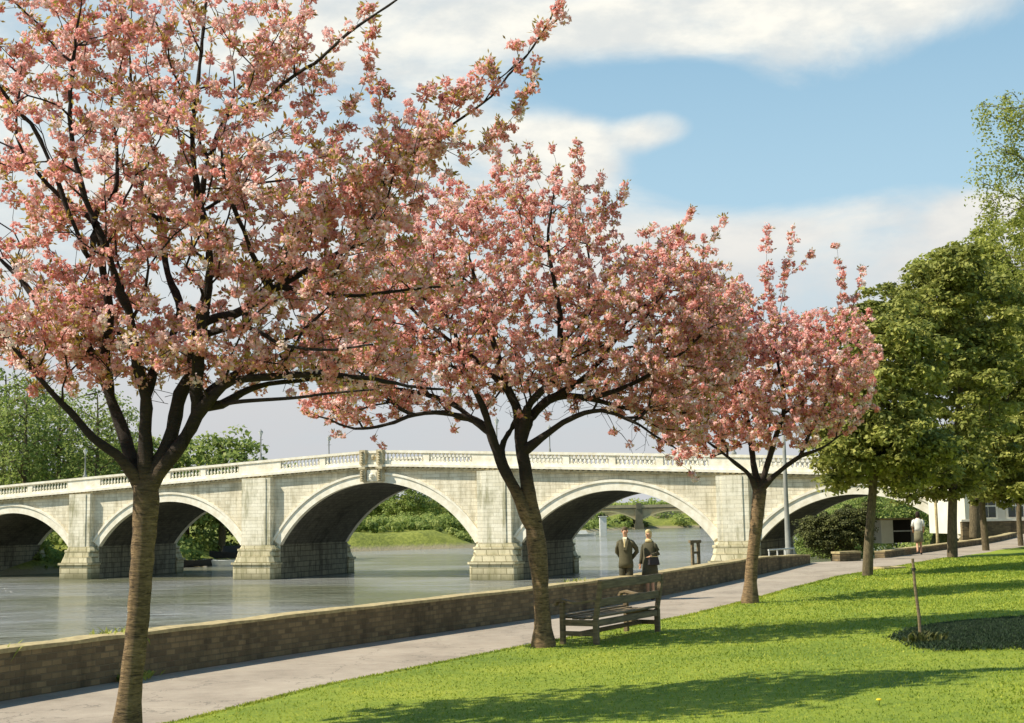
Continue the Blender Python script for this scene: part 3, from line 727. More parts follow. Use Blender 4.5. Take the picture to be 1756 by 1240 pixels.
for cx, cy, rx, rz, ry, w in ((140, 330, 300, 250, 1.7, 1.), (400, 330, 220, 220, 1.7, .85), (560, 480, 190, 150, 1.4, .6), (590, 625, 150, 50, 1.2, .16), (80, 540, 150, 90, 1.3, .3), (300, 60, 260, 150, 1.3, .5), (60, 30, 200, 170, 1.2, .35), (330, 600, 230, 85, 1.3, .42), (90, 590, 150, 80, 1.2, .35), (200, 560, 120, 80, 1.0, .2), (660, 330, 80, 70, .9, .12), (720, 250, 95, 60, .8, .2), (620, 330, 110, 110, 1., .2), (480, 110, 110, 110, 1., .18)):
    c = at(cx, cy, D1); env1.append((c[0], c[1], c[2], rx/s1, ry, rz/s1, w))
def pxy(Q):
    d = Q-np.array([0, 0, CAM_Z]); z = d@FW; return 878+F_PX*(d@RT)/z, 620-F_PX*(d@UP)/z
def BE(cx, cy, D, rx, rz, ry, w): c = at(cx, cy, D); s = F_PX/D; return (c[0], c[1], c[2], rx/s, ry, rz/s, w)
def line_above(Q, L):   # keep tips under the crown's outline
    x, y = pxy(Q); return y > np.interp(x, [p[0] for p in L], [p[1] for p in L])
OUT1 = [(-400, -400), (480, -400), (560, 40), (600, 110), (640, 140), (740, 170), (820, 200), (860, 300)]
OUT1b = [(-400, 560), (-20, 610), (60, 680), (130, 735), (190, 690), (330, 680), (460, 740), (560, 760), (700, 760)]
sh1 = [pts(D1+.3, L) for L in ([(560, 250), (600, 200), (628, 130), (632, 60)], [(640, 240), (650, 200), (660, 150)], [(700, 255), (715, 200), (740, 150)], [(758, 226), (775, 190), (790, 140)], [(790, 205), (810, 160), (835, 120)], [(690, 265), (720, 240), (760, 250)], [(830, 172), (850, 140), (840, 110)],
    [(700, 350), (720, 290), (740, 240)], [(500, 140), (512, 60), (520, -20)], [(590, 65), (612, 40), (625, 20)], [(800, 300), (840, 240), (880, 200), (915, 130)], [(710, 258), (740, 225), (760, 165)], [(860, 145), (885, 112), (905, 92), (912, 70)], [(905, 95), (925, 62), (945, 28), (955, -6)], [(871, 129), (890, 100), (885, 80)], [(935, 45), (950, 40), (962, 25)])]
BT = {}
BT[1] = lambda: blossom_tree('nearest pink cherry tree with a forked trunk, standing at the left beside the path', TB1, t1, (.118, .110, .104, .104, .112, .128), limbs1, env1, 1750, .31, .060, 22, .0145, (1.5, 5, .032), sh1, 11, .0034,
    cut=lambda Q: line_above(Q, OUT1) & ~line_above(Q, OUT1b) & (pxy(Q)[0] > -190+120*(pxy(Q)[1] > 380)), bare=[BE(300, 610, D1, 170, 85, 1.1, 170), BE(100, 610, D1, 130, 80, .9, 110), BE(500, 600, D1, 150, 80, 1.1, 130), BE(230, 430, D1, 260, 130, 1.3, 160)])
# ---- second cherry
TB2 = grd(932, 1114); D2 = TB2[1]; s2 = F_PX/D2
t2 = [TB2+np.array([0, 0, -.12]), at(930, 1050, D2), at(924, 970, D2), at(916, 905, D2), at(908, 860, D2), at(900, 800, D2), at(893, 765, D2)]
limbs2 = [
 (pts(D2, [(916, 900), (888, 850), (862, 800), (845, 755), (838, 728), (825, 690), (800, 640), (780, 570)], (0, -.5)), .10, .02),
 (pts(D2, [(838, 740), (815, 722), (790, 715), (760, 708), (712, 711), (664, 728), (609, 735), (560, 718), (525, 708)], (-.1, -.6)), .045, .010),
 (pts(D2, [(815, 722), (770, 690), (700, 670), (620, 660), (560, 640)], (-.1, .9)), .04, .010),
 (pts(D2, [(870, 820), (860, 770), (885, 720), (884, 690)], (0, .1)), .05, .04),
 (pts(D2, [(893, 765), (888, 707), (872, 670), (850, 600), (820, 500), (800, 420)], (0, .2)), .08, .014),
 (pts(D2, [(895, 760), (905, 700), (927, 672), (954, 640), (960, 540), (940, 420), (950, 330)], (0, -.5)), .07, .012),
 (pts(D2, [(907, 775), (941, 742), (978, 718), (1030, 704), (1085, 723), (1120, 745), (1160, 770)], (0, -.7)), .055, .010),
 (pts(D2, [(900, 750), (907, 725), (920, 704), (954, 680), (1012, 684), (1074, 700), (1140, 705), (1220, 712)], (0, .4)), .06, .010),
 (pts(D2, [(954, 680), (1010, 640), (1070, 560), (1110, 470), (1150, 400)], (0, .8)), .04, .010),
 (pts(D2, [(1012, 684), (1080, 660), (1150, 620), (1220, 560)], (.2, -.8)), .035, .010),
 (pts(D2, [(872, 670), (820, 620), (740, 560), (680, 500), (640, 430)], (0, 1.2)), .045, .010),
 (pts(D2, [(954, 640), (1000, 560), (1010, 450), (990, 330)], (-.2, .9)), .035, .010),
]
env2 = []
for cx, cy, rx, rz, ry, w in ((850, 500, 250, 170, 2.2, 1.), (1060, 560, 170, 160, 2.0, .75), (670, 540, 170, 150, 1.8, .65), (850, 640, 320, 60, 2.0, .5), (1160, 660, 95, 105, 1.5, .5), (1220, 560, 70, 110, 1.3, .45), (900, 370, 160, 90, 1.5, .3), (610, 690, 110, 34, 1., .14), (600, 600, 90, 90, 1.4, .25), (1150, 480, 100, 95, 1.4, .35), (730, 390, 120, 100, 1.5, .3)):
    c = at(cx, cy, D2); env2.append((c[0], c[1], c[2], rx/s2, ry, rz/s2, w))
OUT2 = [(480, 640), (540, 460), (620, 320), (740, 270), (860, 262), (960, 290), (1060, 330), (1130, 380), (1200, 395), (1250, 430), (1310, 520)]
OUT2b = [(480, 700), (560, 735), (700, 735), (800, 735), (835, 700), (960, 675), (1030, 705), (1090, 740), (1160, 800), (1260, 810)]
sh2 = [pts(D2, L) for L in ([(985, 420), (990, 330), (990, 245)], [(1030, 420), (1040, 350), (1030, 310)], [(950, 350), (955, 290), (948, 260)], [(880, 360), (890, 300), (882, 255)], [(1060, 440), (1050, 380), (1068, 320)], [(1110, 450), (1150, 410), (1188, 365)], [(1180, 480), (1215, 420), (1240, 375)], [(860, 330), (850, 270), (858, 215)], [(915, 320), (920, 290), (905, 250)])]
low2 = np.array([at(x, y, D2+d) for x, y, d in ((640, 752, -.5), (655, 765, -.5), (778, 738, .1), (590, 748, -.4), (572, 745, -.3), (1050, 740, -.6), (1080, 762, -.6), (1190, 815, -.3), (1165, 795, -.3), (1130, 770, -.5))])
BT[2] = lambda: blossom_tree('pink cherry tree with a split trunk standing right beside the bench, second from the left', TB2, t2, (.15, .125, .115, .15, .13, .10, .09), limbs2, env2, 2900, .43, .058, 15, .0175, (1.4, 4, .036), sh2, 23, .0033, low=low2,
    cut=lambda Q: line_above(Q, OUT2) & ~line_above(Q, OUT2b), bare=[BE(980, 680, D2, 200, 40, 1.6, 240), BE(700, 680, D2, 170, 40, 1.4, 160), BE(1110, 740, D2, 60, 45, 1., 40), BE(850, 600, D2, 250, 80, 1.8, 160)])
# ---- third cherry
TB3 = grd(1285, 1037); D3 = TB3[1]; s3 = F_PX/D3
t3 = [TB3+np.array([0, 0, -.12]), at(1289, 970, D3), at(1296, 910, D3), at(1300, 870, D3), at(1303, 840, D3)]
limbs3 = [
 (pts(D3, [(1300, 845), (1285, 815), (1262, 795), (1230, 770), (1190, 740)], (0, -.4)), .06, .012),
 (pts(D3, [(1301, 838), (1293, 800), (1285, 740), (1270, 660), (1250, 580)], (0, .5)), .065, .012),
 (pts(D3, [(1303, 838), (1315, 800), (1330, 750), (1345, 690), (1330, 600), (1325, 520)], (0, -.2)), .07, .012),
 (pts(D3, [(1305, 842), (1335, 810), (1372, 783), (1410, 768), (1450, 740)], (0, -.5)), .06, .012),
 (pts(D3, [(1372, 783), (1390, 740), (1420, 680), (1440, 600)], (-.2, .6)), .04, .012),
]
env3 = []
for cx, cy, rx, rz, ry, w in ((1310, 610, 150, 125, 2.2, 1.), (1220, 650, 110, 120, 1.8, .55), (1410, 610, 105, 115, 1.8, .6), (1310, 730, 130, 50, 1.6, .4), (1185, 740, 65, 55, 1.3, .2), (1230, 550, 80, 80, 1.5, .55), (1440, 690, 70, 70, 1.4, .25)):
    c = at(cx, cy, D3); env3.append((c[0], c[1], c[2], rx/s3, ry, rz/s3, w))
OUT3 = [(1100, 600), (1150, 470), (1240, 455), (1300, 480), (1340, 530), (1420, 530), (1480, 500), (1520, 620)]
OUT3b = [(1100, 740), (1180, 810), (1250, 805), (1290, 770), (1340, 770), (1420, 760), (1520, 700)]
sh3 = [pts(D3, L) for L in ([(1322, 540), (1316, 470), (1314, 395)], [(1335, 540), (1350, 460), (1360, 390)], [(1436, 560), (1442, 490), (1435, 420)], [(1462, 560), (1470, 500), (1478, 460)], [(1280, 540), (1275, 500), (1270, 478)], [(1360, 480), (1378, 450), (1392, 432)])]
BT[3] = lambda: blossom_tree('small pink cherry tree at the lawn edge, farthest of the three in blossom', TB3, t3, (.155, .135, .125, .14, .15), limbs3, env3, 1750, .5, .064, 10, .026, (1.3, 3, .042), sh3, 31, .0037,
    cut=lambda Q: line_above(Q, OUT3) & ~line_above(Q, OUT3b))
for k in (1, 2, 3): BT[k]()

# ---- leafy trees
def leaf_tree(name, label, cat, base, trunk, env, nclump, nleaf, lsize, crad, mat, bark, seed, group=None, rt=.008, flat=.5, twigs=True, up=.25, step=.25, hang=0.):
    global rng
    rng = np.random.default_rng(seed); base = np.array(base, float)
    T = Tree(trunk[0][0]); T.rmin[0] = trunk[1][0]
    Q = resample(trunk[0], step); tr = np.interp(np.linspace(0, 1, len(Q)), np.linspace(0, 1, len(trunk[1])), trunk[1]); j = 0
    for i, (q, r_) in enumerate(zip(Q[1:], tr[1:])): j = T.add(q, j, r_, i < len(Q)*trunk[2])
    tips = []; tot = sum(e[6] for e in env)
    for cx, cy, cz, rx, ry, rz, w in env:
        k = max(2, int(nclump*w/tot)); u = rand_dirs(k)*(rng.random((k, 1))**(1/3.2))*rng.uniform(.85, 1.16, (k, 1)); tips.append(np.array([cx, cy, cz])+u*np.array([rx, ry, rz]))
    tips = np.vstack(tips); T.grow(tips, step=step, up=up, wig=.05, kpath=.15)
    T.finish(rt, .5); ch = tree_chains(T)
    root = thing(name, label, cat, base, 0, group)
    V, Fq = tube_np(ch, T.P, T.r, base, (0, 99) if twigs is True else (twigs, 99))
    link('trunk', npmesh('trunk', V, Fq, smooth=True), bark, root)
    n = len(tips); sc = rng.uniform(.45, 1.35, n)*crad; k = nleaf
    u = rand_dirs(n*k); rad = rng.random((n*k, 1))**(1/2.5); ctr = np.repeat(tips, k, 0); s_ = np.repeat(sc, k)[:, None]
    c = ctr+u*rad*s_*np.array([1, 1, flat]); c[:, 2] -= (rad[:, 0]*s_[:, 0])**2*.25/crad + hang*rng.random(n*k)**2
    nrm = u*.5+np.array([0, 0, .6])+rng.normal(0, .45, u.shape); nrm /= np.linalg.norm(nrm, axis=1)[:, None]
    tint = np.clip(np.repeat(rng.normal(.5, .13, n), k)+rng.normal(0, .16, n*k), 0, 1)
    V, Fq = cards(c-base, nrm, lsize*rng.uniform(.6, 1.2, n*k), lsize*rng.uniform(.4, .8, n*k), pointed=True)
    link('crown', npmesh('crown', V, Fq, tint), mat, root)
    return root
def E(cx, cy, D, rx, rz, ry, w=1.):
    c = at(cx, cy, D); s = F_PX/D; return (c[0], c[1], c[2], rx/s, ry, rz/s, w)
def tr(px, py, top, rs, lock=.45, h=0.):
    b = grd(px, py, h); D = b[1]; return b, ([b-np.array([0, 0, .1])]+[at(x, y, D) for x, y in top], rs, lock), D
G4 = 'dense green maples in a row along the lawn edge'
b, t, D = tr(1487, 990, [(1490, 930), (1494, 880), (1500, 800), (1510, 720), (1520, 640)], (.16, .13, .12, .11, .08, .04))
leaf_tree('maple_tree', 'dense green maple right of the cherries, first maple of the row with bush behind it', 'tree', b, t, [E(1500, 720, D, 100, 110, 2.0, 1.), E(1530, 610, D, 90, 85, 1.8, .7), E(1450, 770, D, 60, 65, 1.4, .4), E(1570, 770, D, 75, 70, 1.5, .5), E(1480, 560, D+1, 60, 45, 1.4, .25)], 460, 95, .085, .42, M_mlf, M_mbark, 41, G4)
b, t, D = tr(1633, 958, [(1633, 900), (1634, 850), (1636, 780), (1645, 700), (1650, 600)], (.19, .16, .15, .13, .09, .04))
leaf_tree('maple_tree', 'tall green maple with the second and thickest trunk of the maple row', 'tree', b, t, [E(1630, 670, D, 110, 130, 2.6, 1.), E(1560, 540, D, 85, 60, 2., .5), E(1680, 540, D, 95, 90, 2.2, .6), E(1605, 800, D, 95, 56, 2., .6), E(1630, 460, D, 60, 45, 1.6, .3)], 480, 95, .10, .52, M_mlf, M_mbark, 42, G4)
b, t, D = tr(1691, 944, [(1687, 900), (1684, 860), (1690, 780), (1700, 700), (1710, 600)], (.15, .13, .12, .10, .08, .04))
leaf_tree('maple_tree', 'green maple on the third trunk of the row before the white building', 'tree', b, t, [E(1715, 785, D, 100, 84, 2.4, 1.2), E(1730, 620, D, 95, 120, 2.4, 1.)], 400, 90, .11, .52, M_mlf, M_mbark, 43, G4)
b, t, D = tr(1751, 936, [(1748, 900), (1748, 860), (1755, 780), (1765, 700)], (.13, .11, .10, .09, .05))
leaf_tree('maple_tree', 'green maple on the thin trunk at the right edge of the photo', 'tree', b, t, [E(1785, 760, D, 95, 110, 2.4, 1.2), E(1790, 600, D, 90, 80, 2.4, .6)], 300, 90, .12, .55, M_mlf, M_mbark, 44, G4)
# taller trees behind, right
b = np.array(at(1670, 905, 74)); b[2] = .3
leaf_tree('spring_tree', 'yellow-green feathery tree rising above the maples under the white cloud', 'tree', b, ([b, at(1672, 800, 74), at(1676, 650, 74), at(1690, 520, 74), at(1700, 430, 74)], (.3, .26, .2, .12, .05), .4),
   [E(1650, 470, 74, 85, 70, 3., 1.), E(1730, 450, 74, 80, 90, 3., 1.), E(1560, 530, 74, 70, 45, 2.5, .5), E(1700, 580, 74, 110, 90, 3.5, 1.2)], 420, 75, .13, .62, M_spr, M_mbark, 51)
b = np.array(at(1800, 905, 66)); b[2] = .3
leaf_tree('willow_tree', 'tallest tree at the right edge with thin drooping sprays against blue sky', 'tree', b, ([b, at(1800, 700, 66), at(1795, 500, 66), at(1780, 350, 66), at(1770, 220, 66), at(1765, 150, 66)], (.42, .36, .3, .2, .12, .05), .3),
   [E(1735, 190, 66, 65, 42, 1.6, .55), E(1715, 280, 66, 55, 40, 1.4, .5), E(1740, 360, 66, 60, 50, 2., .7), E(1800, 260, 66, 70, 130, 2.4, 1.), E(1780, 430, 66, 80, 60, 2.5, .8)], 230, 48, .085, .6, M_spr, M_mbark, 52, hang=1.5, flat=.5, rt=.014, up=-.1)
# bushes
b = np.array([14.2-.0, 49.6, -.1]); b = np.array(at(1428, 950, 50)); b[2] = .05
leaf_tree('riverside_bush', 'large dark green bush growing between the two stretches of river wall', 'bush', b, ([b, b+np.array([0, 0, .8])], (.08, .04), .1),
   [E(1430, 915, 50, 48, 36, .8, 1.), E(1465, 900, 50.5, 35, 38, .8, .6), E(1400, 900, 50.5, 28, 26, .8, .4)], 300, 90, .05, .26, M_dk, M_mbark, 61)
# ------------------------------------------------------------------ far vegetation
def proto_tree(name, label, h, w, nclump, nleaf, ls, cr, mat, seed, feather=False, group=None):
    b = np.zeros(3)
    if feather:
        trk = ([b, np.array([.1, 0, h*.3]), np.array([0, .1, h*.6]), np.array([.1, 0, h*.88])], (.35, .3, .2, .06), .25)
        env = [(0, 0, h*.62, w*.8, w*.8, h*.36, 1.), (0, 0, h*.35, w, w, h*.2, .35)]
    else:
        trk = ([b, np.array([.1, 0, h*.25]), np.array([0, .1, h*.5]), np.array([.1, 0, h*.8])], (.35, .3, .22, .1), .2)
        env = [(0, 0, h*.60, w, w, h*.36, 1.), (w*.3, 0, h*.38, w*.9, w, h*.2, .4), (-w*.4, 0, h*.4, w*.7, w, h*.2, .3)]
    return leaf_tree(name, label, 'tree', b, trk, env, nclump, nleaf, ls, cr, mat, M_mbark, seed, group, rt=.03 if feather else .02, flat=.7 if feather else .6, step=.6, up=.5 if feather else .2)
def bank_z(X, Y): return float(land(np.array([X]), np.array([Y]))[0])
GF = 'trees on the far bank behind the bridge'
PF = proto_tree('feathery_tree', 'x', 20, 4.6, 150, 26, .22, 1.5, M_far, 71, True, GF)
PR = proto_tree('round_tree', 'x', 12, 5.2, 170, 48, .26, 1.3, M_far, 72, False, GF)
used = set()
def put(P, px, D, sc, lab, rz=0.):
    q = at(px, 900, D); z = bank_z(q[0], q[1])-.1; loc = (q[0], q[1], z)
    if P.name not in used: used.add(P.name); P.location = loc; P.rotation_euler = (0, 0, rz); P.scale = (sc,)*3; P['label'] = lab; return P
    return dup(P, loc, rz, lab, sc)
for px, D, sc, rz, lab in ((40, 150, 1.0, 0, 'tall feathery spring tree behind the bridge at the left edge of the photo'), (-40, 156, 1.12, 1.2, 'tall feathery spring tree partly cut off by the left edge of the photo'),
                      (100, 158, .98, 2.3, 'tall feathery spring tree left of the leftmost bridge lamp'), (165, 150, .95, 3.5, 'feathery spring tree just right of the leftmost bridge lamp'), (5, 168, 1.2, 4.2, 'tallest feathery tree behind the others at the far left'), (75, 170, 1.1, 5.2, 'feathery tree standing back between its neighbours at the far left'), (215, 160, .85, .6, 'smaller feathery tree behind the fork of the first cherry')):
    put(PF, px, D, sc, lab, rz)
for px, D, sc, rz, lab in ((380, 158, 1.28, 0, 'rounded dark green tree above the balustrade right of the first cherry'), (452, 166, 1.05, 1.1, 'smaller rounded tree behind the bridge lamp, sloping down to the right'), (320, 162, 1.1, 2.2, 'rounded green tree touching the right side of the first cherry trunk'),
                      (250, 165, 1.15, 3.1, 'rounded green tree seen between the limbs of the first cherry'), (190, 168, 1.1, 4.4, 'low rounded tree behind the bridge left of the first cherry'), (120, 172, 1.1, 5.0, 'rounded tree low behind the leftmost bridge lamp'), (40, 176, .9, .4, 'rounded tree at the foot of the feathery trees, left edge'),
                      (700, 262, .95, .5, 'round tree on the bank seen under the crown of the largest arch'), (640, 270, .85, 1.9, 'round tree on the bank seen through the left of the largest arch'), (770, 272, .9, 2.9, 'round tree on the bank seen through the right of the largest arch'), (590, 285, .9, 3.9, 'round tree behind the dark pier side of the largest arch'), (830, 290, .9, 3.9, 'round tree behind the pier right of the largest arch'),
                      (965, 330, 1., 4.8, 'round dark tree on the bank at the left side of the arch behind the couple'), (930, 320, 1.1, .8, 'round tree half hidden by the second cherry trunk in the arch'),
                      (1395, 150, .62, 1.4, 'round tree seen through the rightmost arch next to the water'), (1440, 140, .68, 2.5, 'round tree seen through the middle of the rightmost arch'), (1490, 146, .72, .3, 'round tree seen through the right of the rightmost arch'), (1540, 152, .72, 3.3, 'round tree seen through the rightmost arch behind the boat shed')):
    put(PR, px, D, sc, lab, rz)
def leaf_mass(name, label, cat, clumps, nleaf, ls, mat, seed, kind='stuff'):
    rg = np.random.default_rng(seed); C = np.array(clumps, float); n = len(C); k = nleaf; o = C[:, :3].mean(0); o[2] = C[:, 2].min()
    u = rg.normal(size=(n*k, 3)); u /= np.linalg.norm(u, axis=1)[:, None]; s_ = np.repeat(C[:, 3], k)[:, None]
    c = np.repeat(C[:, :3], k, 0)+u*s_*rg.random((n*k, 1))**.35*np.array([1, 1, .8]); nr = u+rg.normal(0, .5, u.shape)+np.array([0, 0, .4]); nr /= np.linalg.norm(nr, axis=1)[:, None]
    V, Fq = cards(c-o, nr, ls*rg.uniform(.6, 1.2, n*k), ls*rg.uniform(.4, .9, n*k), pointed=True)
    ob = link(name, npmesh(name, V, Fq, np.clip(np.repeat(rg.normal(.5, .16, n), k)+rg.normal(0, .13, n*k), 0, 1)), mat); ob.location = o
    return tag(ob, label, cat, kind=kind)
rg = np.random.default_rng(5)
cl = []
for i in range(230):
    px = rg.uniform(560, 880); D = 214.5+26*rg.random()**.8; q = at(px, 900, D); r_ = rg.uniform(.5, .9)+min(1.2, (D-214)*.12)*rg.random(); cl.append((q[0], q[1], bank_z(q[0], q[1])+r_*.4+rg.uniform(0, 1.4), r_))
leaf_mass('hedgerow', 'bright green hedgerow along the beach seen through the largest arch', 'hedge', cl, 110, .26, M_far, 81)
cl = []
for i in range(210):
    px = rg.uniform(930, 1560); D = rg.uniform(492, 560); q = at(px, 900, D); r_ = rg.uniform(2.5, 4.6); cl.append((q[0], q[1], bank_z(q[0], q[1])+r_*.5+rg.uniform(0, 3.2), r_))
leaf_mass('far_wood', 'far-off wooded bank beyond the railway bridge', 'wood', cl, 130, .6, M_far, 82)
cl = []
for i in range(210):
    px = rg.uniform(-60, 470); D = rg.uniform(138, 172); q = at(px, 900, D); r_ = rg.uniform(.5, 1.9)
    if bank_z(q[0], q[1]) < WATER_Z+.35: continue
    cl.append((q[0], q[1], bank_z(q[0], q[1])+r_*.4, r_))
leaf_mass('bank_scrub', 'sunlit scrub on the far bank seen through the two left arches', 'scrub', cl, 70, .28, M_far, 83)
cl = []
for i in range(60):
    px = rg.uniform(1385, 1600); D = rg.uniform(120, 165); q = at(px, 900, D); r_ = rg.uniform(.7, 1.6); cl.append((q[0], q[1], bank_z(q[0], q[1])+r_*.5, r_))
cl2 = []
for i in range(150):
    t_ = rg.random(); Y_ = 285+180*t_; X_ = float(np.interp(Y_, LBY, LBX))-rg.uniform(2, 22); r_ = rg.uniform(1.2, 3.0); cl2.append((X_, Y_, bank_z(X_, Y_)+r_*.4, r_))
leaf_mass('riverbank_bushes', 'bushes along the distant river bank behind the white marker post', 'bushes', cl2, 80, .42, M_far, 85)
leaf_mass('bank_undergrowth', 'green undergrowth on the bank seen through the rightmost arch', 'undergrowth', cl, 70, .2, M_far, 84)

# ------------------------------------------------------------------ railway bridges far away
M_rail = simple('far_bridge_stone', (.50, .42, .26), (.36, .30, .19), .8)
M_rdark = simple('far_bridge_pier', (.20, .18, .12), (.13, .12, .08), .8)
M_rim = simple('far_arch_rim', (.66, .56, .30), (.55, .46, .25), .8)
def low_bridge(name, label, X0, Y0, spans, pw, zdeck, zs, width, dy):
    r = thing(name, label, 'bridge', (X0, Y0, WATER_Z), dy); x = 0; mb = MB(); piers = []; L = sum(spans)+pw*len(spans)
    vs = []; fs = []
    for sp_ in spans:
        rise = zdeck-1.15-zs; n = 18; rim = MB(); prev = None
        for i in range(n):
            a0, a1 = i/n, (i+1)/n; q = lambda a: zs+rise*(1-(2*a-1)**2)
            x0, x1 = x+a0*sp_, x+a1*sp_
            for yy in (0, width):
                o = len(vs); vs += [(x0, yy, q(a0)), (x1, yy, q(a1)), (x1, yy, zdeck-.45), (x0, yy, zdeck-.45)]; fs.append((o, o+1, o+2, o+3))
            o = len(vs); vs += [(x0, 0, q(a0)), (x1, 0, q(a1)), (x1, width, q(a1)), (x0, width, q(a0))]; fs.append((o, o+1, o+2, o+3))
            rim.beam((x0, -.25, q(a0)+.05), (x1, -.25, q(a1)+.05), .5, .42)
        rim.build('arch_rim', M_rim, r); x += sp_; piers.append(x); x += pw
    mb.add(vs, fs); mb.build('arch_spandrel', M_rail, r)
    mb = MB(); mb.box(-30, L+10, -.3, width+.3, zdeck-.45, zdeck-.1); mb.build('deck', M_rdark, r)
    mb = MB(); mb.box(-30, L+10, -.35, .0, zdeck-.1, zdeck+.75); mb.box(-30, L+10, width, width+.35, zdeck-.1, zdeck+.75); mb.build('parapet', M_rail, r)
    mb = MB(); mb.box(-30, -.02, .02, width-.02, -2, zdeck-.45); mb.build('abutment', M_rail, r)
    for p in piers:
        mb = MB(); mb.box(p-.3, p+pw+.3, -1.2, width+1.2, -2, zs*.55); mb.box(p+.0, p+pw-.0, -.7, width+.7, zs*.55, zdeck-.46); mb.build('pier', M_rdark, r)
        mb = MB(); mb.box(p+.3, p+pw-.3, -.9, .0, zdeck-.46, zdeck+1.3); mb.build('refuge', M_rdark, r)
q = at(992, 905, 415); low_bridge('railway_bridge', 'distant flat-arched railway bridge seen through the arch behind the couple', q[0], q[1], (17.5, 19, 19), 2.2, 6.6, 2.9, 8, 0)
q = at(1030, 905, 447); low_bridge('road_bridge', 'second distant bridge just beyond the railway bridge, its pier right of the first', q[0], q[1], (19.5, 20, 20), 2.4, 6.2, 2.9, 7, 0)

# ------------------------------------------------------------------ boats and river posts
M_dkboat = simple('tarred_boat_hull', (.045, .04, .035), None, 3); M_wboat = simple('white_boat_paint', (.74, .73, .68), (.6, .58, .52), 3, rough=.5); M_blue = simple('blue_boat_cover', (.10, .25, .42), (.07, .18, .32), 3)
M_wood = simple('weathered_oak', (.27, .20, .11), (.10, .075, .045), 3, bs=.6, sc=(1, 1, 8)); M_wood2 = M_wood
def boat(label, px, D, L, mat, inner, rz, zoff=0., cabin=None, z=None):
    q = at(px, 900, D); z0 = (max(WATER_Z, bank_z(q[0], q[1])) if z is None else z)+zoff
    r = thing('moored_boat', label, 'boat', (q[0], q[1], z0), rz); n = 12; V = []; F = []
    for i in range(n+1):
        t = i/n; w = L*.16*math.sin(math.pi*min(1, .12+t*.88))**.6 if t < 1 else .02; x = (t-.5)*L; sh = .12*L*.35*((2*t-1)**2)
        V += [(x, -w, .45+sh), (x, -w*.62, -.2), (x, w*.62, -.2), (x, w, .45+sh), (x, w*.86, .45+sh), (x, w*.5, .0), (x, -w*.5, .0), (x, -w*.86, .45+sh)]
    for i in range(n):
        for k in range(8): F.append((i*8+k, i*8+8+k, i*8+8+(k+1) % 8, i*8+(k+1) % 8))
    F += [tuple(range(8)), tuple(range(n*8+7, n*8-1, -1))]
    mb = MB(); mb.add(V, F); mb.build('hull', mat, r)
    mb = MB()
    for x in (-.2, .15): mb.box(x*L-.12, x*L+.12, -L*.12, L*.12, .3, .34)
    mb.build('thwart', inner, r)
    if cabin:
        mb = MB(); vs = [(-.25*L, -.11*L, .4), (.22*L, -.11*L, .4), (.22*L, .11*L, .4), (-.25*L, .11*L, .4), (-.2*L, -.08*L, 1.15), (.15*L, -.08*L, 1.15), (.15*L, .08*L, 1.15), (-.2*L, .08*L, 1.15)]
        mb.add(vs, [(0, 3, 2, 1), (4, 5, 6, 7), (0, 1, 5, 4), (1, 2, 6, 5), (2, 3, 7, 6), (3, 0, 4, 7)]); mb.build('cabin', cabin, r, bevel=.05)
    return r
boat('dark hulled boat hauled up on the far bank under the second arch', 400, 152, 5.2, M_dkboat, M_wood, .2, .9, M_dkboat)
boat('white boat on the bank below the dark hulled boat', 383, 148, 4.2, M_wboat, M_wood, -.1, .2)
boat('small dark rowing boat near the dark pier side under the second arch', 335, 147, 3.8, M_dkboat, M_wood, .4, .3)
boat('small pale boat at the water edge left in the arch behind the couple', 998, 300, 6.0, M_wboat, M_wood, .1, .1, M_wboat, z=WATER_Z)
boat('blue covered boat on the bank seen through the rightmost arch', 1557, 112, 2.6, M_wboat, M_wood, .3, .6, M_blue)
def post_thing(name, label, cat, px, D, zt, w, mat, zb=-4.2, cap=None):
    q = at(px, 900, D); r = thing(name, label, cat, (q[0], q[1], zb)); mb = MB(); mb.box(-w/2, w/2, -w/2, w/2, 0, zt-zb); mb.build('post', mat, r, bevel=w*.06)
    if cap: mb = MB(); mb.box(-w*.62, w*.62, -w*.62, w*.62, zt-zb, zt-zb+cap); mb.build('cap', mat, r)
    return r
post_thing('river_marker', 'square white marker post standing in the river left of the man', 'marker', 1034, 300, 1.2, 1.55, M_wboat, -5, .15)
q = at(1191, 900, 58); r = thing('mooring_frame', 'dark timber mooring frame rising behind the wall right of the couple', 'mooring post', (q[0], q[1], -4.2), .5)
for x in (-.16, .16): mb = MB(); mb.box(x-.055, x+.055, -.055, .055, 0, 4.86); mb.build('post', M_wood, r)
mb = MB(); mb.box(-.30, .28, -.07, .07, 4.86, 4.98); mb.build('crossbeam', M_wood, r)
for z in (4.4, 3.9): mb = MB(); mb.box(-.1, .1, -.03, .03, z, z+.1); mb.build('rung', M_wood, r)

# ------------------------------------------------------------------ right-hand side: mast, rail, building, walls
M_grey = simple('grey_mast_paint', (.30, .30, .26), (.2, .2, .18), 4)
q = at(1352, 950, 47.2); r = thing('street_lamp', 'tall grey lamp standard rising behind the end of the long river wall', 'street lamp', (q[0], q[1], -.3))
mb = MB(); mb.lathe((0, 0, 0), [(.16, 0), (.16, .9), (.10, 1.0), (.075, 3.0), (.055, 5.4)], 8); mb.build('post', M_grey, r, smooth=True)
mb = MB(); mb.tube([(0, 0, 5.3), (0, 0, 5.55), (-.2, 0, 5.75), (-.55, 0, 5.8)], .035, 6); mb.build('bracket', M_grey, r)
mb = MB(); mb.lathe((-.6, 0, 5.62), [(.16, 0), (.15, .08), (.05, .2)], 8); mb.build('lamp_head', M_lglass, r)
q = at(1340, 942, 46.5); r = thing('handrail', 'white tubular handrail just behind the end of the long river wall', 'railing', (q[0], q[1], -.2), .9)
